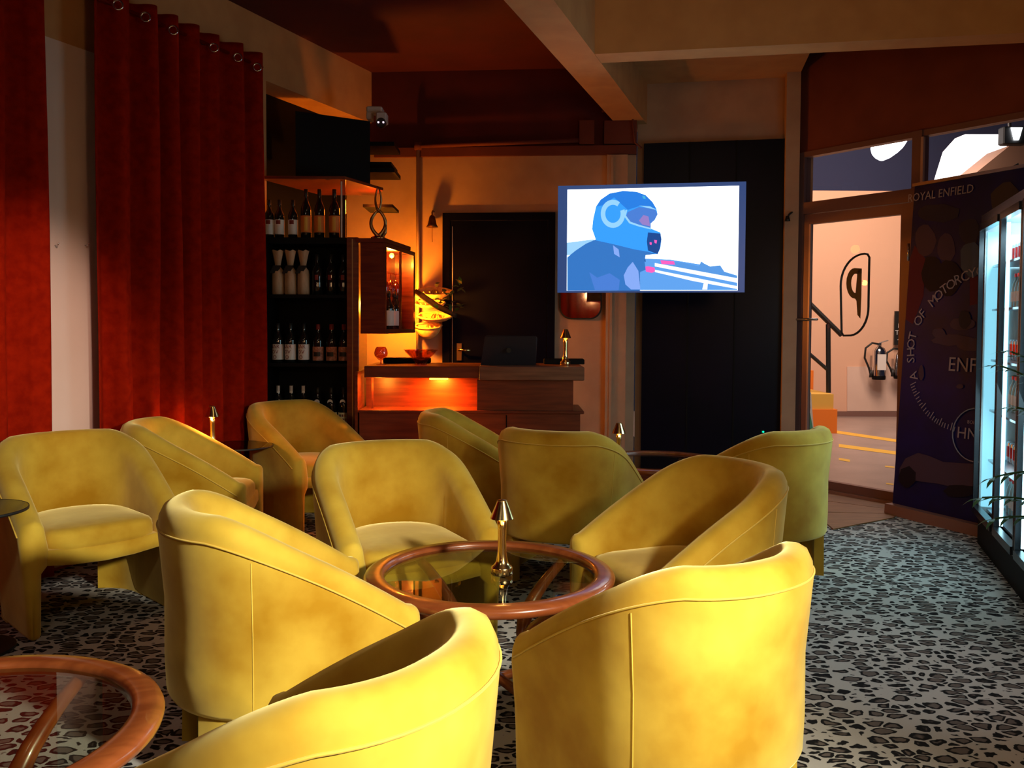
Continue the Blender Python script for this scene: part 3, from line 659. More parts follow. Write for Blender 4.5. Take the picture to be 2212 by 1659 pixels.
# small details on the pale strip
for (x, y, s) in ((121, 530, 'left of the two small chrome prongs on the pale wall strip'), (186, 530, 'right of the two small chrome prongs on the pale wall strip')):
    q = Vector(lw(lw.px(x, y, -.02)[0], -.0125, lw.px(x, y, -.02)[2])); hk2 = thing('chrome_prong', s, 'hook', q, 0, 'chrome prongs on the pale wall strip')
    M().tube([(0, 0, 0), (WN.x*.02, WN.y*.02, 0), (WN.x*.028, WN.y*.028, .012)], .003, 6).build('prong', 'chrome', hk2, smooth=True)  # prongs added to give the strip its two small glints
pc_ = [onz(96, 1262), onz(112, 1238), onz(135, 1248), onz(160, 1262), onz(190, 1268), onz(215, 1262)]
cb_ = [lw.px(x, y, -.04) for x, y in ((96, 1230), (112, 1234), (135, 1246), (160, 1256), (185, 1260), (198, 1258))]
tag(M().tube([lw(a, -.045, max(c, .012)) for a, _, c in cb_], .006, 6).build('power_cable', 'cable_red', None, smooth=True), 'thin dark red cable drooping along the pale wall behind the left armchair', 'cable')
# ================================================================== BOTTLE SHELVES
YC = 5.95
def XX(px, Y): return at(px, 700, Y).x
def ZZ(py, Y, px=800): return at(px, py, Y).z
cx0, cx1, cxw = XX(577, YC), XX(750, YC), XX(776, YC)
top = ZZ(513, YC, 660)
rows_z = [ZZ(636, YC, 660), ZZ(785, YC, 660), ZZ(929, YC, 660), .22]
cb0 = thing('shelf_unit', 'tall black open shelf unit filled with bottles behind the orange-lit armchair', 'shelves', (cx0, YC, 0))
M().box(cx0, cx1, YC+.30, YC+.32, 0, top-.04).build('back_panel', 'black', cb0, world=True)
M().box(cx0-.02, cx0, YC, YC+.32, 0, top-.04).build('side_panel', 'black', cb0, world=True)
M().box(cx0-.02, cx1, YC-.005, YC+.32, top-.04, top).build('top_board', 'black', cb0, world=True)
for z in rows_z: M().box(cx0, cx1, YC, YC+.30, z-.022, z).build('shelf', 'black', cb0, world=True)
wp_ = M().box(cx1, cxw, YC-.02, YC+.32, 0, top+.002, bv=.004).build('side_panel', 'wood', cb0, world=True); wp_['label'] = 'reddish wooden side panel'
M().box(cxw-.045, cxw-.038, YC-.024, YC-.0205, 0, top-.01).build('edge_strip', 'brass_dark', cb0, world=True)
def bottle_profile(r, h):
    s = r/.037
    return [(0, 0), (r*.9, 0), (r, .006), (r, h*.56), (r*.93, h*.63), (r*.6, h*.72), (r*.40, h*.78), (r*.36, h*.84), (r*.36, h*.985), (r*.3, h), (0, h)]
def make_bottle(name, r, h, lmat, l0, l1, cap='ink', kind='wine', arc_=math.pi*1.1):
    t = thing(name, '', 'bottle')
    if kind == 'wrapped':
        M().lathe([(0, 0), (r*.95, 0), (r*1.05, .01), (r*1.02, h*.45), (r*.9, h*.55), (r*.45, h*.63)], 14).build('wrapper', 'craft_paper', t, smooth=True)
        n = 14; rows = []
        for z, rr in ((h*.62, .45), (h*.72, .55), (h*.85, .75), (h, 1.0)): rows.append([(r*rr*(1+.22*math.sin(k*3.1))*math.cos(2*math.pi*k/n), r*rr*(1+.22*math.sin(k*3.1))*math.sin(2*math.pi*k/n), z+.006*math.sin(k*2.2)) for k in range(n)])
        M().grid(rows, True).build('paper_frill', 'craft_paper', t, smooth=True)
        M().box(-r*.9, r*.4, -r*.9, -r*.5, h*.48, h*.66, lambda x, y, z: (x+(z-h*.57)*.5, y, z)).build('ribbon', 'ink', t)
        return t
    M().lathe(bottle_profile(r, h), 18).build('glass_body', 'bottle_glass', t, smooth=True)
    M().lathe([(r*.385, h*.86), (r*.40, h*.865), (r*.40, h*1.0), (r*.3, h*1.004), (0, h*1.004)], 12).build('cap', cap, t, smooth=True)
    a = arc_/2
    lb = M().lathe([(r*1.012, h*l0), (r*1.016, h*l1)], 14, a0=-math.pi/2-a, a1=-math.pi/2+a).build('label', lmat, t, smooth=True)
    t['lab'] = (h*l0, h*l1)
    return t
def bend_on(r, zc):
    return lambda x, y, z: (r*math.sin(x/r), -r*math.cos(x/r)-.0006-z*0, zc+y)
ordn = ['first', 'second', 'third', 'fourth', 'fifth', 'sixth', 'seventh', 'eighth', 'ninth', 'tenth', 'eleventh', 'twelfth', 'thirteenth', 'fourteenth', 'fifteenth', 'sixteenth']
def place_row(src, pxs, z, lab, group, Y=YC+.09, o0=0):
    for i, px in enumerate(pxs):
        l = lab % ordn[i]; loc = (XX(px, Y), Y, z+.0005)
        if i == 0: src.location = loc; src['label'] = l; src['group'] = group; src['category'] = 'bottle'
        else:
            dup(src, loc, random.uniform(-.08, .08), l)
b1 = make_bottle('wine_bottle', .033, .262, 'paper', .10, .48)
M().lathe([(.0338, .095), (.0339, .122)], 8, a0=-math.pi/2-.5, a1=-math.pi/2+.45).build('label_mark', 'label_wine', b1, smooth=True)
place_row(b1, (583, 605, 634), top, 'bottle with a white label on top of the shelf unit, %s from the left', 'white-labelled bottles on top of the shelf unit')
b2 = make_bottle('wine_bottle', .036, .335, 'label_orange', .12, .46, kind='wine')
M().lathe([(.0368, .05), (.0369, .145)], 8, a0=-math.pi/2-.1, a1=-math.pi/2+.5).build('label_mark', 'label_gold', b2, smooth=True)
place_row(b2, (662, 691, 723), top, 'tall orange-labelled bottle on top of the shelf unit, %s of three from the left', 'orange-labelled bottles on top of the shelf unit')
b3 = make_bottle('wrapped_bottle', .040, .30, '', 0, 0, kind='wrapped')
place_row(b3, (601, 628, 656), rows_z[0], 'bottle wrapped in brown paper with a frilled top, %s from the left', 'paper-wrapped bottles on the second shelf')
b4 = make_bottle('wine_bottle', .036, .275, 'bottle_glass', .2, .3)
M().lathe([(.0368, .10), (.0369, .135)], 8, a0=-math.pi/2-.3, a1=-math.pi/2+.35).build('label_mark', 'label_wine', b4, smooth=True)
place_row(b4, (686, 715, 742), rows_z[0], 'red-marked dark bottle beside the paper-wrapped bottles, %s from the left', 'red-marked bottles on the second shelf')
b5 = make_bottle('wine_bottle', .038, .27, 'paper', .08, .47)
for s_, dz in (('BAR', .036), ('OV', .0), ('O', -.036)):
    text(s_, .036, None, 0, 0, 0, 'label_wine', 'lettering', b5, bend=(lambda zc: (lambda x, y, z: (.0393*math.sin((x-.012)/.0393), -.0393*math.cos((x-.012)/.0393)-z*.3, zc+y)))(.074+dz), world=False)
place_row(b5, (600, 627, 656), rows_z[1], 'bottle with a white lettered label on the third shelf, %s from the left', 'white-lettered bottles on the third shelf')
b6 = make_bottle('wine_bottle', .037, .265, 'label_brown', .06, .42, cap='label_wine')
M().lathe([(.0378, .045), (.0381, .075)], 8, a0=-math.pi/2-.7, a1=-math.pi/2+.6).build('label_mark', 'ink', b6, smooth=True)
place_row(b6, (687, 716, 743), rows_z[1], 'bottle with a brown label on the third shelf, %s of three from the left', 'brown-labelled bottles on the third shelf')
b7 = make_bottle('wine_bottle', .036, .30, 'paper', .25, .45)
M().lathe([(.0142, .245), (.0142, .295)], 8, a0=-math.pi/2-.9, a1=-math.pi/2+.9).build('neck_label', 'paper', b7, smooth=True)
place_row(b7, (601, 629, 655), rows_z[2], 'bottle with a pale neck label on the lowest visible shelf, %s from left', 'neck-labelled bottles on the lowest visible shelf')
b8 = make_bottle('wine_bottle', .038, .285, 'label_patch', .06, .40)
for k in range(9):
    a = -math.pi/2+((k % 3)-1)*.45+.15*(k//3 % 2); z = .03+.028*(k//3)
    M().lathe([(.0390, z), (.0390, z+.016)], 3, a0=a-.16, a1=a+.16).build('label_mark', ('ink', 'label_wine', 'label_orange')[k % 3], b8)
M().lathe([(0, -.0006), (.019, -.0006), (.019, .001), (0, .001)], 14, fr=lambda x, y, z: (x, -.030-z, .185+y)).build('round_tag', 'paper', b8)
place_row(b8, (686, 715, 742), rows_z[2], 'bottle with round tag and patchwork label, lowest visible shelf, %s from left', 'patchwork-labelled bottles on the lowest visible shelf')
# upright acrylic strip and overhead boards
g0 = thing('acrylic_upright', 'thin pale translucent upright strip at the right of the tall orange-labelled bottles', 'panel', (XX(741, YC), YC, top))
M().box(XX(736, YC), XX(747, YC), YC+.0, YC+.02, top+.001, ZZ(388, YC, 741)).build('strip', 'acrylic', g0, world=True)
M().box(XX(737, YC), XX(740, YC), YC-.004, YC-.0005, top+.001, ZZ(392, YC, 741)).build('edge', 'white_plastic', g0, world=True)
oc = thing('overhead_cabinet', 'black cabinet high on the dark wall above the bottle shelves, orange light under it', 'cabinet', (-1.3, YC+.1, ZZ(386, YC, 741)))
oz = ZZ(387, YC, 741)
M().prism([(cx0-.05, YC+.0), (XX(745, YC), YC+.0), (XX(828, YC+.5), YC+.5), (XX(800, YC+.5), YC+.75), (-1.45, YC+.75)], oz, oz+.02).build('bottom_board', 'wood', oc, world=True)
M().prism([(XX(640, YC+.15), YC+.15), (XX(800, YC+.45), YC+.45), (XX(800, YC+.6), YC+.6), (XX(640, YC+.6), YC+.6)], oz+.021, ZZ(262, YC+.45, 800)).build('body', 'black', oc, world=True)
light('POINT', 'shelf_strip_light', (-1.02, 6.45, oz-.12), 5, (1, .15, .01), .05)
for k, (x0, x1, y) in enumerate(((770, 856, 322), (775, 850, 362), (790, 857, 378), (790, 853, 452))):
    Y = 6.62; z = ZZ(y, Y, x1); s = M().box(XX(x0, Y), XX(x1, Y), 6.5, 6.85, z, z+(.03 if k % 2 == 0 else .02))
    tag(s.build('wall_shelf', 'black', None), ['highest dark shelf end sticking out beside the security camera', 'thin dark shelf end just under the highest one', 'dark shelf end level with the overhead cabinet bottom', 'lowest dark shelf end right of the brass sculpture'][k], 'shelf', 'dark shelf ends by the bar')
# security camera
cp = at(815, 255, 6.5)
cc = thing('security_camera', 'white security camera with two glowing pink lights at the wall corner', 'camera', cp)
def cz(px, py): p = at(px, py, 6.5); return (p.x-cp.x, p.z-cp.z)
a_, b_ = cz(792, 230); c_, d_ = cz(826, 244)
M().box(a_, c_, -.02, .10, d_, b_, bv=.008).box(a_, a_+.04, -.02, .10, cz(790, 258)[1], d_+.005, bv=.006).build('mount', 'white_plastic', cc)
a_, b_ = cz(814, 245); c_, d_ = cz(837, 275)
M().box(a_, c_, -.06, .05, d_+.02, b_, bv=.01).build('housing', 'white_plastic', cc)
M().lathe([(0, 0), (.034, 0), (.036, .01), (.036, .04)], 18, fr=lambda x, y, z: ((a_+c_)/2+x, -.062+z, d_+.022+y)).build('lens', 'ink', cc)
for s in (-.018, .018): M().lathe([(0, 0), (.006, 0), (.006, .004)], 10, fr=lambda x, y, z: ((a_+c_)/2+x+s, -.067+z, d_+.022+y)).build('led', 'led_pink', cc)
# ================================================================== WALL CABINET with glowing interior
WY0, WY1 = 5.90, 6.70
wx = XX(828, WY0); wxr = XX(893, WY1); wz0 = ZZ(721, WY0, 828); wz1 = ZZ(524, WY0, 828); wxl = XX(777, WY0)
wc = thing('wall_cabinet', 'wooden wall cabinet with a glowing orange glass front beside the bottle shelves', 'cabinet', (wx, WY0, wz0))
gf = frame((wx, WY0), (wxr-wx, WY1-WY0)); Lc = math.hypot(wxr-wx, WY1-WY0); dp = -(wxl-wx)
M().box(0, Lc, .0, dp, wz0, wz0+.02, gf).build('bottom_board', 'wood', wc, world=True)
M().box(0, Lc, .0, dp, wz1-.02, wz1, gf).build('top_board', 'wood', wc, world=True)
M().box(0, .018, .0, dp, wz0+.02, wz1-.02, gf).build('side_panel', 'wood', wc, world=True)
M().box(Lc-.02, Lc, .0, dp, wz0+.02, wz1-.02, gf).build('side_panel', 'wood', wc, world=True)
M().box(.018, Lc-.02, dp-.02, dp, wz0+.02, wz1-.02, gf).build('back_panel', 'wood', wc, world=True)
M().box(.0, Lc, -.014, -.0005, wz0, wz0+.03, gf).box(0, Lc, -.014, -.0005, wz1-.03, wz1, gf).box(0, .03, -.014, -.0005, wz0+.03, wz1-.03, gf).box(Lc-.05, Lc, -.014, -.0005, wz0+.03, wz1-.03, gf).box(Lc*.5-.012, Lc*.5+.012, -.014, -.0005, wz0+.03, wz1-.03, gf).build('front_frame', 'wood', wc, world=True)
M().box(.018, Lc-.02, .005, dp-.021, wz0+.27, wz0+.276, gf).build('glass_shelf', 'glass', wc, world=True)
M().box(-.03, Lc*.8, -.02, dp+.02, wz1+.0005, wz1+.028, gf).build('cornice', 'wood', wc, world=True)
p = Vector(gf(Lc*.55, dp*.45, wz1-.07)); light('POINT', 'cabinet_bulb_glow', p, 20, (1, .26, .02), .03)
M().lathe([(0, -.02), (.014, -.012), (.018, 0), (.012, .015), (0, .02)], 12, p+V(0, .03, .02)).build('bulb', 'bulb_orange', wc, world=True, smooth=True)
cb_b = make_bottle('wine_bottle', .036, .28, 'paper', .12, .5)
first = True
for a, b, lab in ((.10, .06, 'white-labelled bottle in the glowing wall cabinet, nearest the cabinet side'), (.22, .09, 'second white-labelled bottle in the glowing wall cabinet'), (.34, .06, 'dark bottle with cream label in the middle of the glowing wall cabinet'), (.52, .07, 'farther cream-labelled bottle in the glowing wall cabinet'), (.66, .09, 'farthest bottle in the glowing wall cabinet')):
    loc = gf(a, b, wz0+.0205)
    if first: cb_b.location = loc; cb_b.rotation_euler = (0, 0, .7); cb_b['label'] = lab; cb_b['group'] = 'bottles in the wall cabinet'; first = False
    else: dup(cb_b, loc, .7, lab)
wg = thing('wine_glass', '', 'glass', group='glasses in the wall cabinet')
M().lathe([(.028, 0), (.034, .03), (.036, .055), (.028, .085), (.010, .10), (.004, .105), (.004, .15), (.03, .155), (.03, .158)], 18).build('bowl', 'crystal', wg, smooth=True)
for i, a in enumerate((.14, .30, .46, .60)):
    loc = gf(a, .08, wz0+.2765); lab = 'upturned wine glass on the cabinet shelf, %s from the front edge' % ordn[i]
    if i == 0: wg.location = loc; wg['label'] = lab
    else: dup(wg, loc, 0, lab)
# brass sculpture on top of the wall cabinet
sp = at(812, 520, 5.88); sz = wz1+.029
sc_ = thing('loop_sculpture', 'twisted brass loop sculpture standing on the wall cabinet', 'sculpture', (sp.x, 5.98, sz))
hh = ZZ(402, 5.98, 812)-sz
p1_, p2_ = [], []
for i in range(41):
    u = i/40; z = .025+u*(hh-.03); w = .048*math.sin(math.pi*min(u/.52, 1))**.7 if u < .52 else .020*math.sin(math.pi*(u-.52)/.48)**.8
    s = 1 if u < .52 else -1
    p1_.append((w*s, .01*math.sin(u*9), z)); p2_.append((-w*s, -.01*math.sin(u*9), z))
rr_ = [.013-.008*(i/40) for i in range(41)]
M().tube(p1_, rr_, 8).build('loop', 'brass_dark', sc_, smooth=True); M().tube(p2_, rr_, 8).build('loop', 'brass_dark', sc_, smooth=True)
M().lathe([(0, 0), (.05, 0), (.05, .012), (.03, .022), (.012, .03), (0, .03)], 18).build('base', 'brass', sc_, smooth=True)
M().tube([(.03, 0, .02), (.05, 0, .05), (.052, 0, .08), (.045, 0, .12)], [.012, .01, .007, .002], 8).build('side_horn', 'brass_dark', sc_, smooth=True)
# ================================================================== BAR
YB = 5.75
def bx(px): return XX(px, YB)
zt = .99; Z1 = .99-.078; zl2 = ZZ(886, YB, 900)
bar = thing('bar_counter', 'dark wooden bar counter with an orange-lit recess, behind the armchairs', 'bar counter', (bx(1020), YB+.25, 0))
xl, xm, xr = bx(786), bx(1035), bx(1263)
M().box(xl, xm, YB+.01, YB+.55, Z1, zt, bv=.004).build('counter_top', 'bar_wood', bar, world=True)
ct = M().box(xm+.0005, xr, YB-.015, YB+.55, Z1-.01, zt, bv=.004).build('counter_top', 'counter_wood', bar, world=True)
M().box(xl-.03, bx(1255), YB, YB+.45, 0.06, zl2-.02).build('lower_cabinet', 'bar_wood', bar, world=True)
M().box(xl-.035, xr, YB-.012, YB+.46, zl2-.0195, zl2, bv=.003).build('ledge', 'bar_wood', bar, world=True)
M().box(xl, bx(1250), YB+.03, YB+.44, 0, .0595).build('plinth', 'black', bar, world=True)
M().box(bx(1031), bx(1240), YB+.02, YB+.45, zl2+.0005, Z1-.0105).build('end_block', 'bar_wood', bar, world=True)
M().box(xl-.03, bx(1031)-.0005, YB+.27, YB+.29, zl2+.0005, Z1-.0005).build('recess_panel', 'bar_wood', bar, world=True)
M().box(bx(797), bx(801), YB+.10, YB+.115, zl2+.0005, Z1-.0005).build('upright_rod', 'bar_wood', bar, world=True)
for k in (1, 2): 
    a = bx(775)+(bx(1255)-bx(775))*k/3; M().box(a-.004, a+.004, YB-.004, YB-.0005, .08, zl2-.03).build('door_gap', 'black', bar, world=True)
M().box(bx(925), bx(965), YB+.10, YB+.14, Z1-.016, Z1-.0005).build('strip_lamp', 'bulb_orange', bar, world=True)
light('AREA', 'bar_recess_glow', (bx(945), YB+.13, Z1-.02), 17, (1, .22, .012), .10, (bx(940), YB+.2, .5))
light('POINT', 'bar_end_glow', (bx(815), YB+.05, .86), 5, (1, .34, .03), .03)
light('POINT', 'bar_back_glow', at(868, 660, 6.92), 60, (1, .30, .015), .04)
bt = thing('bar_end_panel', 'reddish wooden panel lit bright orange at the left end of the bar', 'panel', (cxw+.02, YB+.2, 0))
M().box(cxw+.002, cxw+.02, YB+.02, YB+.5, 0, .95).build('board', 'wood', bt, world=True)
# things on the bar
def onbar(px, py): p = onz(px, py, zt); return V(p.x, p.y, zt)
p = V(XX(823, 5.92), 5.92, zt)
sn = thing('snifter_glass', 'round brandy glass with amber glints on the left end of the bar', 'glass', p)
M().lathe([(.032, 0), (.034, .003), (.006, .008), (.005, .03), (.02, .037), (.042, .06), (.046, .08), (.040, .105), (.030, .122), (.029, .122), (.039, .104), (.044, .08), (.04, .061), (0, .04)], 28).build('bowl', 'crystal', sn, smooth=True)
p = V(XX(909, 5.95), 5.95, zt)
cbw = thing('cut_glass_bowl', 'footed cut-glass bowl with glints standing on the bar', 'bowl', p)
n = 24; rows = []
for i, (r, z) in enumerate(((0, .012), (.035, .012), (.038, .0), (.042, .004), (.038, .018), (.055, .04), (.078, .065), (.10, .088), (.112, .103), (.106, .103), (.09, .085), (.05, .045), (0, .03))):
    rows.append([((r*(1+.05*(-1)**(k+i)))*math.cos(2*math.pi*k/n), (r*(1+.05*(-1)**(k+i)))*math.sin(2*math.pi*k/n), z) for k in range(n)])
M().grid(rows, True).build('bowl', 'crystal', cbw)
lp_ = thing('laptop', 'open dark grey laptop seen from behind on the bar counter', 'laptop', (XX(1099, 5.95), 5.95, zt))
def lid(x, y, Y, d=0): return tuple(at(x, y, Y)+V(0, d, 0))
q = [(1051, 724, 5.87), (1158, 726, 5.90), (1161, 730, 5.91), (1157, 791, 5.99), (1038, 791, 5.96), (1047, 728, 5.88)]
M().add([lid(*a) for a in q]+[lid(*a, .008) for a in q], [tuple(range(6)), tuple(range(11, 5, -1))]+[(i, 6+i, 6+(i+1) % 6, (i+1) % 6) for i in range(6)]).build('lid', 'laptop', lp_, world=True)
M().box(XX(1040, 5.98), XX(1156, 5.98), 6.0, 6.2, zt+.0005, zt+.014, bv=.003).build('keyboard_base', 'laptop', lp_, world=True)
e = at(1099, 757, 5.915); rows = [(0, 0), (.013, .001)]
M().lathe([(0, 0), (.016, 0), (.016, .002), (0, .002)], 16, fr=lambda x, y, z: (e.x+x, e.y-.004+z-.16*y*0, e.z+y*1.05)).build('logo', 'ink', lp_, world=True)
for (x0, x1, y, lab) in ((830, 930, 6.24, 'low black tray at the left rear of the bar, behind the cut-glass bowl'), (1175, 1262, 6.2, 'low dark box at the right rear of the bar behind the brass lamp')):
    s = thing('bar_tray', lab, 'tray', (XX((x0+x1)/2, y), y, zt)); w = (XX(x1, y)-XX(x0, y))/2
    M().box(-w, w, -.06, .05, .0005, .035, bv=.004).build('body', 'black', s); M().box(-w+.01, w-.01, -.05, .04, .0352, .04).build('lid', 'black_gloss', s)
# bell
bp_ = bl.px(935, 478, -.06); B = Vector(bl(bp_[0], -.09, bp_[2]))
be = thing('wall_bell', 'small bronze bell on a bracket beside the black back door', 'bell', B)
M().lathe([(0, .045), (.014, .045), (.024, .03), (.03, 0), (.036, -.03), (.05, -.052), (.046, -.052), (0, -.03)], 20).build('bell', 'bronze', be, smooth=True)
M().tube([(0, 0, .045), (0, 0, .07), (.004, .03, .085), (.008, .085, .085)], .007, 6).build('bracket', 'bronze', be, smooth=True)
M().tube([(0, 0, -.03), (.0, 0, -.13), (.002, 0, -.17)], .0025, 5).build('pull_cord', 'bronze', be)
# straw baskets and foliage right of the wall cabinet
bk_lab = ['topmost scalloped straw basket by the wall cabinet', 'second scalloped straw basket from the top by the wall cabinet', 'third scalloped straw basket by the wall cabinet, half behind a dark stem', 'lowest straw basket, its round body lit orange, above the bar']
for i, (px, py, w, dpt) in enumerate(((938, 630, .14, .05), (928, 655, .12, .04), (940, 682, .14, .045), (925, 704, .105, .10))):
    c = at(px, py, 7.215-.62*w); t_ = thing('straw_basket', bk_lab[i], 'basket', c, 0, 'straw baskets beside the wall cabinet'); n = 40; rows = []
    for u, z in ((0, -dpt), (.35, -dpt*.98), (.7, -dpt*.7), (.92, -dpt*.3), (1, 0)):
        rows.append([(w*u*(1+(.05*math.sin(k*2*math.pi*8/n) if u > .6 else 0))*math.cos(2*math.pi*k/n), .6*w*u*math.sin(2*math.pi*k/n), z+.0*k+.22*w*u*math.sin(2*math.pi*k/n)) for k in range(n)])
    M().grid(rows, True).build('body', 'straw', t_, smooth=True)
    rim = [(r_[0], r_[1], r_[2]) for r_ in rows[-1]]
    M().tube(rim, .009, 6, closed=True).build('rim', 'straw', t_, smooth=True)
    for k in range(4):
        g = -.7+k*.45; M().tube([(w*.9*math.sin(g), -.5*w, -.03*w), (w*.5*math.sin(g), 0, -dpt*.8), (w*.2*math.sin(g), .4*w, .1*w)], .005, 5).build('rib', 'straw', t_, smooth=True)
br_ = thing('leafy_branch', 'dark leafy branch reaching over the straw baskets toward the black door', 'plant', at(950, 650, 6.65))
pts = [at(897, 632, 6.80), at(915, 642, 6.75), at(945, 662, 6.66), (at(985, 682, 6.58))]
M().tube([tuple(a) for a in pts], [.028, .026, .024, .016], 8).tube([tuple(pts[0]), tuple(at(900, 636, 7.24))], .02).build('branch', 'brown_bark', br_, world=True, smooth=True)
rnd = random.Random(4)
lfm = M()
def leaf(m, p, d, L, w, up=V(0, 0, 1)):
    d = Vector(d).normalized(); s = d.cross(up); s = (s if s.length > .01 else V(1, 0, 0)).normalized(); nn = s.cross(d)
    a = [p, p+d*L*.35+s*w+nn*L*.03, p+d*L*.7+s*w*.7, p+d*L-nn*L*.12, p+d*L*.7-s*w*.7, p+d*L*.35-s*w+nn*L*.03, p+d*L*.5+nn*L*.07]
    m.add([tuple(x) for x in a], [(0, 1, 6), (1, 2, 6), (2, 3, 6), (3, 4, 6), (4, 5, 6), (5, 0, 6)])
base = at(965, 640, 6.55)
for k in range(26):
    lf = M(); p = base+V(rnd.uniform(-.10, .12), rnd.uniform(-.08, .08), rnd.uniform(-.09, .10)); leaf(lf, p, (rnd.uniform(-.5, 1), rnd.uniform(-1, .3), rnd.uniform(-.5, .5)), rnd.uniform(.05, .09), .018)
    lf.build('leaf', 'leaf_olive' if k % 3 else 'leaf', br_, world=True)
# mirror on the pier below the television
def rounded(x0, x1, y0, y1, r, n=6):
    P = [(x0, y0), (x1, y0)]
    for i in range(n+1): g = math.pi/2*i/n; P.append((x1-r+r*math.cos(g), y1-r+r*math.sin(g)))
    for i in range(n+1): g = math.pi/2+math.pi/2*i/n; P.append((x0+r+r*math.cos(g), y1-r+r*math.sin(g)))
    return P
mf = frame(tuple(Vector(bl(bl.px(1254, 660)[0], -.03, 0))[:2]), (.985, -.17))
mt_ = thing('wall_mirror', 'amber mirror with rounded lower corners on the wall just below the television', 'mirror', mf(0, 0, mf.px(1254, 690)[2]))
flat(rounded(1208, 1300, 575, 690, 26), mf, .004, 'backing', 'ink', mt_, .01); flat(rounded(1211, 1297, 578, 687, 24), mf, 0, 'mirror_glass', 'mirror', mt_, .003)
# ================================================================== TELEVISION
T0 = at(1204, 520, 5.98); tv = frame((T0.x, T0.y), (.983, -.183))
def tq(px, py): q = tv.px(px, py); return q[0], q[2]
tvr = thing('television', 'wall-mounted television showing a helmeted rider against a white sky', 'television', tv(.6, .05, tq(1408, 630)[1]))
aL, zB = tq(1204, 632); aR, zT = tq(1612, 392)
M().box(aL, aR, .012, .05, zB, zT, tv, bv=0).build('housing', 'tv_black', tvr, world=True)
ia, izb = tq(1224, 628); ib, izt = tq(1597, 397); izt -= .012
fm = M().box(aL, aR, 0, .0119, zB, izb, tv).box(aL, aR, 0, .0119, izt, zT, tv).box(aL, ia, 0, .0119, izb, izt, tv).box(ib, aR, 0, .0119, izb, izt, tv)
fm.build('glowing_bezel', 'tv_bezel_glow', tvr, world=True)  # the screen's blue glow is put into this frame as emission
be_ = .2
while br.loc(tv(.59, be_, 1.6))[1] < .045: be_ += .005
M().box(.45, .75, .051, .12, (zB+zT)/2-.12, (zB+zT)/2+.12, tv).box(.56, .62, .12, be_, (zB+zT)/2-.03, (zB+zT)/2+.03, tv).build('wall_bracket', 'ink', tvr, world=True)
M().box(ia, ib, .006, .0115, izb, izt, tv).build('screen', 'tv_white', tvr, world=True)
def em(name, c, s=1): mat(name, (0, 0, 0), .6, emit=c, es=s)
def Zp(L): return [(1180+x/4.096, 380+y/4.096) for x, y in L]
layer = [0]
def pic(poly, mt):
    layer[0] += 1; b = .0058-.00025*layer[0]
    q = [tq(*p) for p in Zp(poly)]; q = [(min(max(a, ia), ib), min(max(z, izb), izt)) for a, z in q]
    o = M().add([tv(a, b, z) for a, z in q], [tuple(range(len(q)))]).build('screen_image', mt, tvr, world=True)
em('pic_haze', (.35, .68, 1), 1.0); em('pic_sh', (.035, .19, .58)); em('pic_helm', (.02, .22, .80)); em('pic_mid', (.035, .33, 1.0), 1.1); em('pic_c', (.32, .68, 1)); em('pic_vis', (.07, .22, .70)); em('pic_face', (.32, .22, .60)); em('pic_dark', (.01, .07, .30)); em('pic_scarf', (.25, .42, .95)); em('pic_pink', (1, .12, .55)); em('pic_road', (.12, .38, .9)); em('pic_white', (.95, .97, 1), 1.3); em('pic_city', (.10, .33, .8)); em('pic_teal', (.06, .45, .75))
pic([(180, 590), (420, 560), (420, 700), (180, 700)], 'pic_haze')
pic([(870, 730), (1100, 740), (1350, 780), (1690, 880), (1690, 1010), (830, 1010), (830, 800)], 'pic_road')
pic([(1120, 760), (1200, 765), (1350, 800), (1370, 755), (1400, 775), (1450, 800), (1540, 790), (1575, 845), (1690, 890), (1690, 920), (1300, 850), (1120, 800)], 'pic_city')
pic([(960, 770), (1690, 905), (1690, 945), (960, 800)], 'pic_white'); pic([(960, 830), (1690, 975), (1690, 1000), (1300, 930), (960, 850)], 'pic_white')
pic([(1380, 1005), (1395, 940), (1430, 940), (1425, 1005)], 'pic_white')
pic([(1010, 745), (1130, 755), (1140, 785), (1020, 780)], 'pic_pink'); pic([(865, 805), (900, 798), (960, 812), (962, 845), (935, 858), (885, 848)], 'pic_pink')
pic([(185, 720), (260, 660), (350, 600), (440, 560), (600, 600), (700, 650), (790, 700), (870, 760), (880, 830), (830, 850), (830, 1015), (185, 1015)], 'pic_sh')
pic([(380, 850), (450, 900), (560, 860), (650, 920), (640, 1010), (430, 1010)], 'pic_vis')
pic([(685, 880), (720, 810), (765, 760), (815, 840), (832, 1005), (750, 1005), (700, 960)], 'pic_scarf')
pic([(590, 610), (640, 650), (650, 720), (600, 690)], 'pic_scarf'); pic([(780, 660), (870, 690), (880, 760), (820, 740)], 'pic_dark')
pic([(560, 590), (780, 640), (990, 690), (880, 700), (870, 760), (760, 740)], 'pic_sh')
pic([(440, 570), (405, 470), (415, 380), (440, 270), (480, 210), (560, 155), (680, 132), (800, 140), (880, 170), (940, 230), (975, 290), (985, 340), (960, 390), (925, 420), (925, 465), (1010, 500), (1020, 560), (1010, 640), (985, 695), (900, 670), (780, 650), (600, 605)], 'pic_mid')
pic([(445, 270), (480, 210), (560, 155), (680, 132), (800, 140), (880, 170), (940, 230), (975, 290), (830, 265), (720, 300), (600, 190), (500, 260)], 'pic_helm')
pic([(900, 500), (1010, 510), (1018, 560), (1005, 640), (985, 692), (900, 660), (890, 580)], 'pic_dark')
pic([(720, 320), (820, 275), (960, 290), (985, 340), (955, 392), (925, 420), (925, 462), (820, 435), (740, 405), (705, 360)], 'pic_vis')
pic([(820, 395), (860, 345), (905, 360), (918, 445), (850, 430)], 'pic_face')
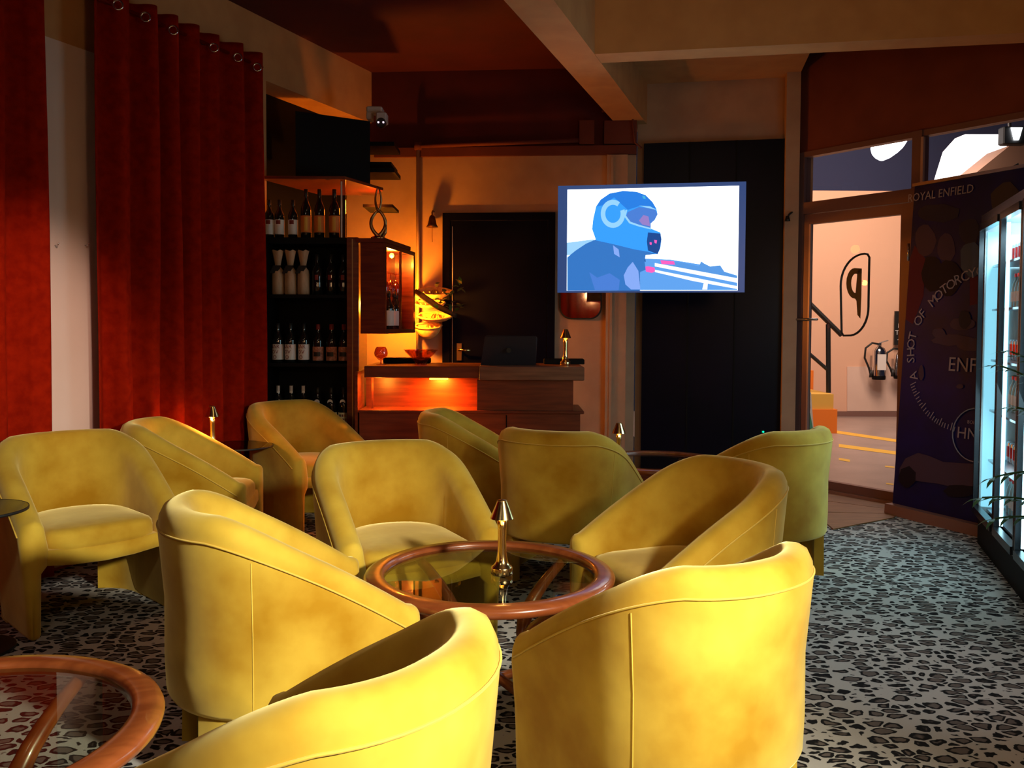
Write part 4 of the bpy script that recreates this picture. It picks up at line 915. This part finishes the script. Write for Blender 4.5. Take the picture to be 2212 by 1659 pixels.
ring_o = [(590+108*math.cos(math.radians(g)), 335-125*math.sin(math.radians(g))) for g in range(55, 380, 12)]
ring_i = [(590+68*math.cos(math.radians(g)), 335-80*math.sin(math.radians(g))) for g in range(379, 54, -12)]
layer[0] += 1
for i in range(len(ring_o)-1):
    j = len(ring_i)-1-i; layer[0] -= 1; pic([ring_o[i], ring_o[i+1], ring_i[j-1], ring_i[j]], 'pic_c')
pic([(700, 300), (718, 300), (705, 350), (745, 405), (830, 435), (930, 462), (930, 475), (820, 448), (735, 420), (690, 360)], 'pic_c')
pic([(850, 175), (875, 180), (880, 205), (855, 200)], 'pic_teal'); pic([(820, 262), (920, 270), (975, 300), (900, 285)], 'pic_c'); pic([(915, 585), (935, 590), (930, 612), (915, 605)], 'pic_pink'); pic([(955, 565), (980, 570), (975, 600), (958, 592)], 'pic_pink')
gq = br.px(1649, 933, .04); gd = Vector(br(gq[0], .04, gq[2])); ld = thing('indicator_light', 'tiny green indicator light low on the dark panel', 'light', gd)
M().lathe([(0, 0), (.007, 0), (.007, .008)], 10, fr=lambda x, y, z: (x, z, y)).build('led', 'led_green', ld); M().box(-.015, .015, .0085, .0095, -.012, .012).build('plate', 'ink', ld)
# ================================================================== ROLL-UP POSTER
bn = frame((2.57, 5.96), (.40, -.915)); tl = bn.px(1976, 403); kx = (tl[0]-bn.px(1927, 1090)[0])/tl[2]; PW = .86; a00 = bn.px(1927, 1090)[0]
def bf(a, b, c): return bn(a00+a+kx*c, b, c)
def bpx(px, py): q = bn.px(px, py); return q[0]-a00-kx*q[2], q[2]
bann = thing('roll_up_poster', 'tall dark blue roll-up poster with motorcycle print between the glass door and the fridge', 'poster', bf(PW/2, 0, 0))
M().box(0, PW, .0, .004, .06, tl[2], bf).build('print_sheet', 'poster_blue', bann, world=True)
M().box(-.01, PW+.01, -.012, .012, tl[2]-.0, tl[2]+.02, bf).build('top_rail', 'steel', bann, world=True)
M().box(-.01, PW+.01, -.06, .08, .0, .07, bf, bv=0).build('base_cassette', 'poster_base', bann, world=True)
M().tube([bf(PW/2, .03, .07), bf(PW/2, .03, tl[2])], .009).build('support_pole', 'steel', bann, world=True)
pl_ = [0]
def patch(poly, mt, b=None):
    pl_[0] += 1; b = -.0004*pl_[0]-.0006
    q = [bpx(*p) for p in poly]; q = [(min(max(a, 0.002), PW-.002), z) for a, z in q]
    M().add([bf(a, b, z) for a, z in q], [tuple(range(len(q)))]).build('print', mt, bann, world=True)
def blob(cx, cy, rx, ry, n=14, j=.12, seed=1):
    r_ = random.Random(seed); return [(cx+rx*(1+r_.uniform(-j, j))*math.cos(2*math.pi*k/n), cy+ry*(1+r_.uniform(-j, j))*math.sin(2*math.pi*k/n)) for k in range(n)]
patch([(1955, 560), (1976, 530), (2000, 560), (1995, 640), (1972, 700), (1956, 690)], 'print_red'); patch([(2095, 600), (2140, 590), (2140, 650), (2095, 660)], 'print_red')
for i, (x, y, rx, ry, m_) in enumerate(((2000, 520, 22, 34, 'print_mauve'), (2045, 535, 20, 32, 'print_mauve'), (2095, 500, 22, 30, 'print_dusk'), (2030, 460, 45, 20, 'print_dusk'), (2175, 440, 35, 45, 'print_olive'), (2015, 590, 24, 40, 'print_dark'), (2050, 600, 28, 38, 'print_dark'), (2100, 560, 26, 40, 'print_teal'), (2080, 700, 30, 14, 'print_mauve'), (2060, 735, 45, 12, 'print_mauve'), (2105, 745, 35, 14, 'print_mauve'), (2030, 720, 14, 12, 'print_mauve'), (2085, 690, 14, 20, 'print_dusk'), (2075, 835, 8, 5, 'print_mauve'), (1992, 805, 6, 16, 'print_mauve'))):
    patch(blob(x, y, rx, ry, seed=i), m_)
patch([(1945, 1012), (1958, 990), (1985, 978), (2010, 985), (2040, 998), (2110, 1002), (2112, 1050), (2060, 1052), (2030, 1045), (1990, 1040), (1945, 1030)], 'print_mauve')
patch(blob(1962, 1030, 20, 22, seed=31), 'print_dark'); patch(blob(2075, 1060, 34, 14, seed=32), 'print_dark')
q = bpx(2031, 419); text('ROYAL ENFIELD', .075, bf, q[0], -.0075, q[1], 'print_text', 'lettering', bann, sx=.92, depth=.0002)
q = bpx(2092, 790); text('ENFIELD', .125, bf, q[0]+.08, -.0078, q[1], 'print_text', 'lettering', bann, sx=.95, depth=.0002)
q = bpx(2110, 940); text('HNTR', .10, bf, q[0], -.0078, q[1], 'print_text', 'lettering', bann, depth=.0002)
text('BORN TO', .03, bf, q[0], -.0078, q[1]+.075, 'print_text', 'lettering', bann, depth=.0002)
rg = [bf(q[0]+.165*math.cos(g/32*2*math.pi), -.0078, q[1]+.165*math.sin(g/32*2*math.pi)) for g in range(32)]
M().tube(rg, .004, 4, closed=True).build('ring_print', 'print_text', bann, world=True)
path = [bpx(*p_) for p_ in ((1976, 812), (1970, 780), (1970, 745), (1978, 707), (1992, 682), (2012, 657), (2040, 627), (2070, 605), (2100, 592), (2130, 583), (2165, 578))]
cum = [0]
for i in range(len(path)-1): cum.append(cum[-1]+math.dist(path[i], path[i+1]))
def along(s):
    s = min(max(s, 0), cum[-1]-1e-6)
    for i in range(len(cum)-1):
        if s <= cum[i+1]:
            t = (s-cum[i])/(cum[i+1]-cum[i]); a, b = path[i], path[i+1]
            return a[0]+(b[0]-a[0])*t, a[1]+(b[1]-a[1])*t, math.atan2(b[1]-a[1], b[0]-a[0])
st_ = 'A SHOT OF MOTORCYCLE'; stp = cum[-1]/19.6
for i, ch_ in enumerate(st_):
    if ch_ != ' ':
        a, z, g = along(i*stp); text(ch_, .088, bf, a, -.0078, z, 'print_text', 'lettering', bann, rot=g, depth=.0002)
tp = [bpx(*p_) for p_ in ((1968, 832), (1975, 852), (1987, 876), (2003, 897), (2020, 912), (2038, 923), (2062, 932))]
for i in range(22):
    u = i/21*5.999; k = int(u); t = u-k; a = tp[k][0]+(tp[k+1][0]-tp[k][0])*t; z = tp[k][1]+(tp[k+1][1]-tp[k][1])*t
    g = math.atan2(tp[k+1][1]-tp[k][1], tp[k+1][0]-tp[k][0])+math.pi/2; l = .032 if i % 4 else .05
    M().add([bf(a+l*math.cos(g)*s+w*.003*math.sin(g), -.0078, z+l*math.sin(g)*s-w*.003*math.cos(g)) for s, w in ((0, -1), (1, -1), (1, 1), (0, 1))], [(0, 1, 2, 3)]).build('tick_mark', 'print_text', bann, world=True)
# ================================================================== DRINKS FRIDGE
fg = fr_; FL, FD = 1.46, .62; fzb, fzt = .18, 1.86
fridge = thing('drinks_fridge', 'tall glass-door drinks fridge glowing pale cyan at the right edge', 'fridge', fg(FL/2, FD/2, 0))
M().box(0, FL, .02, FD, 0, fzb, fg).build('base', 'black', fridge, world=True)
M().box(-.0, FL, .0, FD, fzt, fzt+.05, fg).build('top_cap', 'steel', fridge, world=True)
M().box(0, .02, .02, FD, fzb, fzt, fg).build('side_panel', 'fridge_interior', fridge, world=True); M().box(FL-.02, FL, .02, FD, fzb, fzt, fg).build('side_panel', 'black_gloss', fridge, world=True)
M().box(.02, FL-.02, FD-.02, FD, fzb, fzt, fg).build('back_panel', 'fridge_interior', fridge, world=True)
for k, (a0, a1) in enumerate(((.004, .60), (.612, 1.10), (1.112, FL-.004))):
    dr = M().box(a0, a0+.022, -.012, .012, fzb+.01, fzt-.006, fg).box(a1-.022, a1, -.012, .012, fzb+.01, fzt-.006, fg).box(a0+.03, a1-.03, -.02, .018, fzb+.01, fzb+.05, fg).box(a0+.03, a1-.03, -.02, .018, fzt-.045, fzt-.006, fg).build('door', 'fridge_frame', fridge, world=True)
    M().box(a0+.03, a1-.03, -.006, .002, fzb+.05, fzt-.045, fg).build('pane', 'glass', dr)
    ha = a1-.06; M().tube([fg(ha, -.07, .72), fg(ha, -.07, 1.22)], .010, 8).tube([fg(ha, -.07, .78), fg(ha, -.02, .78)], .006, 6).tube([fg(ha, -.07, 1.16), fg(ha, -.02, 1.16)], .006, 6).build('handle', 'chrome', dr, smooth=True)
    M().box(a1-.05, a1-.038, .03, .045, fzb+.04, fzt-.05, fg).build('light_strip', 'tube_cool', fridge, world=True)
M().box(.021, .028, .03, .15, fzb+.04, fzt-.05, fg).build('light_strip', 'tube_soft', fridge, world=True)
for k_ in (.3, .86, 1.28): light('AREA', 'fridge_inner_lamp', fg(k_, .3, fzt-.06), 12, (.55, .9, 1), .4, fg(k_, .34, 0))
lv = [fzb+.03, .50, .79, 1.08, 1.37, 1.62]
for z in lv: M().box(.03, FL-.03, .06, FD-.03, z-.012, z-.0, fg).build('shelf', 'steel', fridge, world=True)
pb_ = thing('drink_bottle', '', 'bottle', group='drinks in the glass-door fridge')
M().lathe([(0, 0), (.026, 0), (.028, .01), (.027, .11), (.022, .14), (.011, .165), (.011, .185), (0, .186)], 12).build('body', 'pet_bottle', pb_, smooth=True)
M().lathe([(.0285, .04), (.0285, .095)], 12).build('label', 'paper', pb_, smooth=True); M().lathe([(.013, .178), (.013, .198), (0, .199)], 10).build('cap', 'can_red', pb_)
cn_ = thing('drink_can', '', 'can', group='drinks in the glass-door fridge')
M().lathe([(0, 0), (.022, 0), (.029, .008), (.029, .105), (.025, .115), (0, .113)], 12).build('body', 'can_silver', cn_, smooth=True); M().lathe([(.0294, .03), (.0294, .09)], 12).build('label', 'can_red', cn_, smooth=True)
used = {}
shn = ['lowest', 'second', 'third', 'fourth', 'fifth', 'top']
for r_i, z in enumerate(lv):
    for i in range(15):
        a = .10+i*.078
        if a > FL-.1: continue
        src = pb_ if r_i % 2 == 0 else cn_; nm = 'drink bottle' if src is pb_ else 'drink can'
        lab = '%s on the %s fridge shelf, %s from the far end' % (nm, shn[r_i], ordn[i]); loc = fg(a, .17, z+.0005)
        if src.name not in used: used[src.name] = 1; src.location = loc; src['label'] = lab
        else: dup(src, loc, 0, lab)
light('AREA', 'fridge_glow', fg(.75, -.04, 1.05), 11, (.55, .92, 1), 1.2, Vector(fg(.75, -1.5, .5)), sizey=1.4)
# potted palm at the right edge
pp0 = V(2.42, 3.5, 0)
pm = thing('potted_palm', 'palm fronds reaching in from the right edge before the fridge', 'plant', pp0)
M().lathe([(0, 0), (.11, 0), (.15, .28), (.16, .30), (.14, .30), (.13, .27), (0, .27)], 24).build('pot', 'ink', pm, smooth=True)
M().tube([(0, 0, .27), (-.02, 0, .6), (-.02, 0, .85)], [.02, .016, .012], 8).build('stem', 'leaf_dark', pm, smooth=True)
for (tx, ty, s0) in ((2122, 1075, .45), (2150, 1030, .62), (2160, 790, .8), (2185, 760, .85), (2150, 1120, .4), (2195, 880, .7)):
    tip = at(tx, ty, 3.45)-pp0; st0 = V(-.02, 0, s0); mid = (st0+tip)/2+V(0, 0, .09); pts = []
    for i in range(9):
        u = i/8; pts.append(st0*(1-u)**2+mid*2*u*(1-u)+tip*u*u)
    m = M(); m.tube([tuple(x) for x in pts], [.004]*9, 5)
    for i in range(2, 9):
        d = (pts[i]-pts[i-1]).normalized()
        for sg in (-1, 1): leaf(m, pts[i], d*.8+V(0, sg*.5, -.25-.1*(sg > 0)), .13-.006*i, .009)
    m.build('frond', 'leaf', pm)
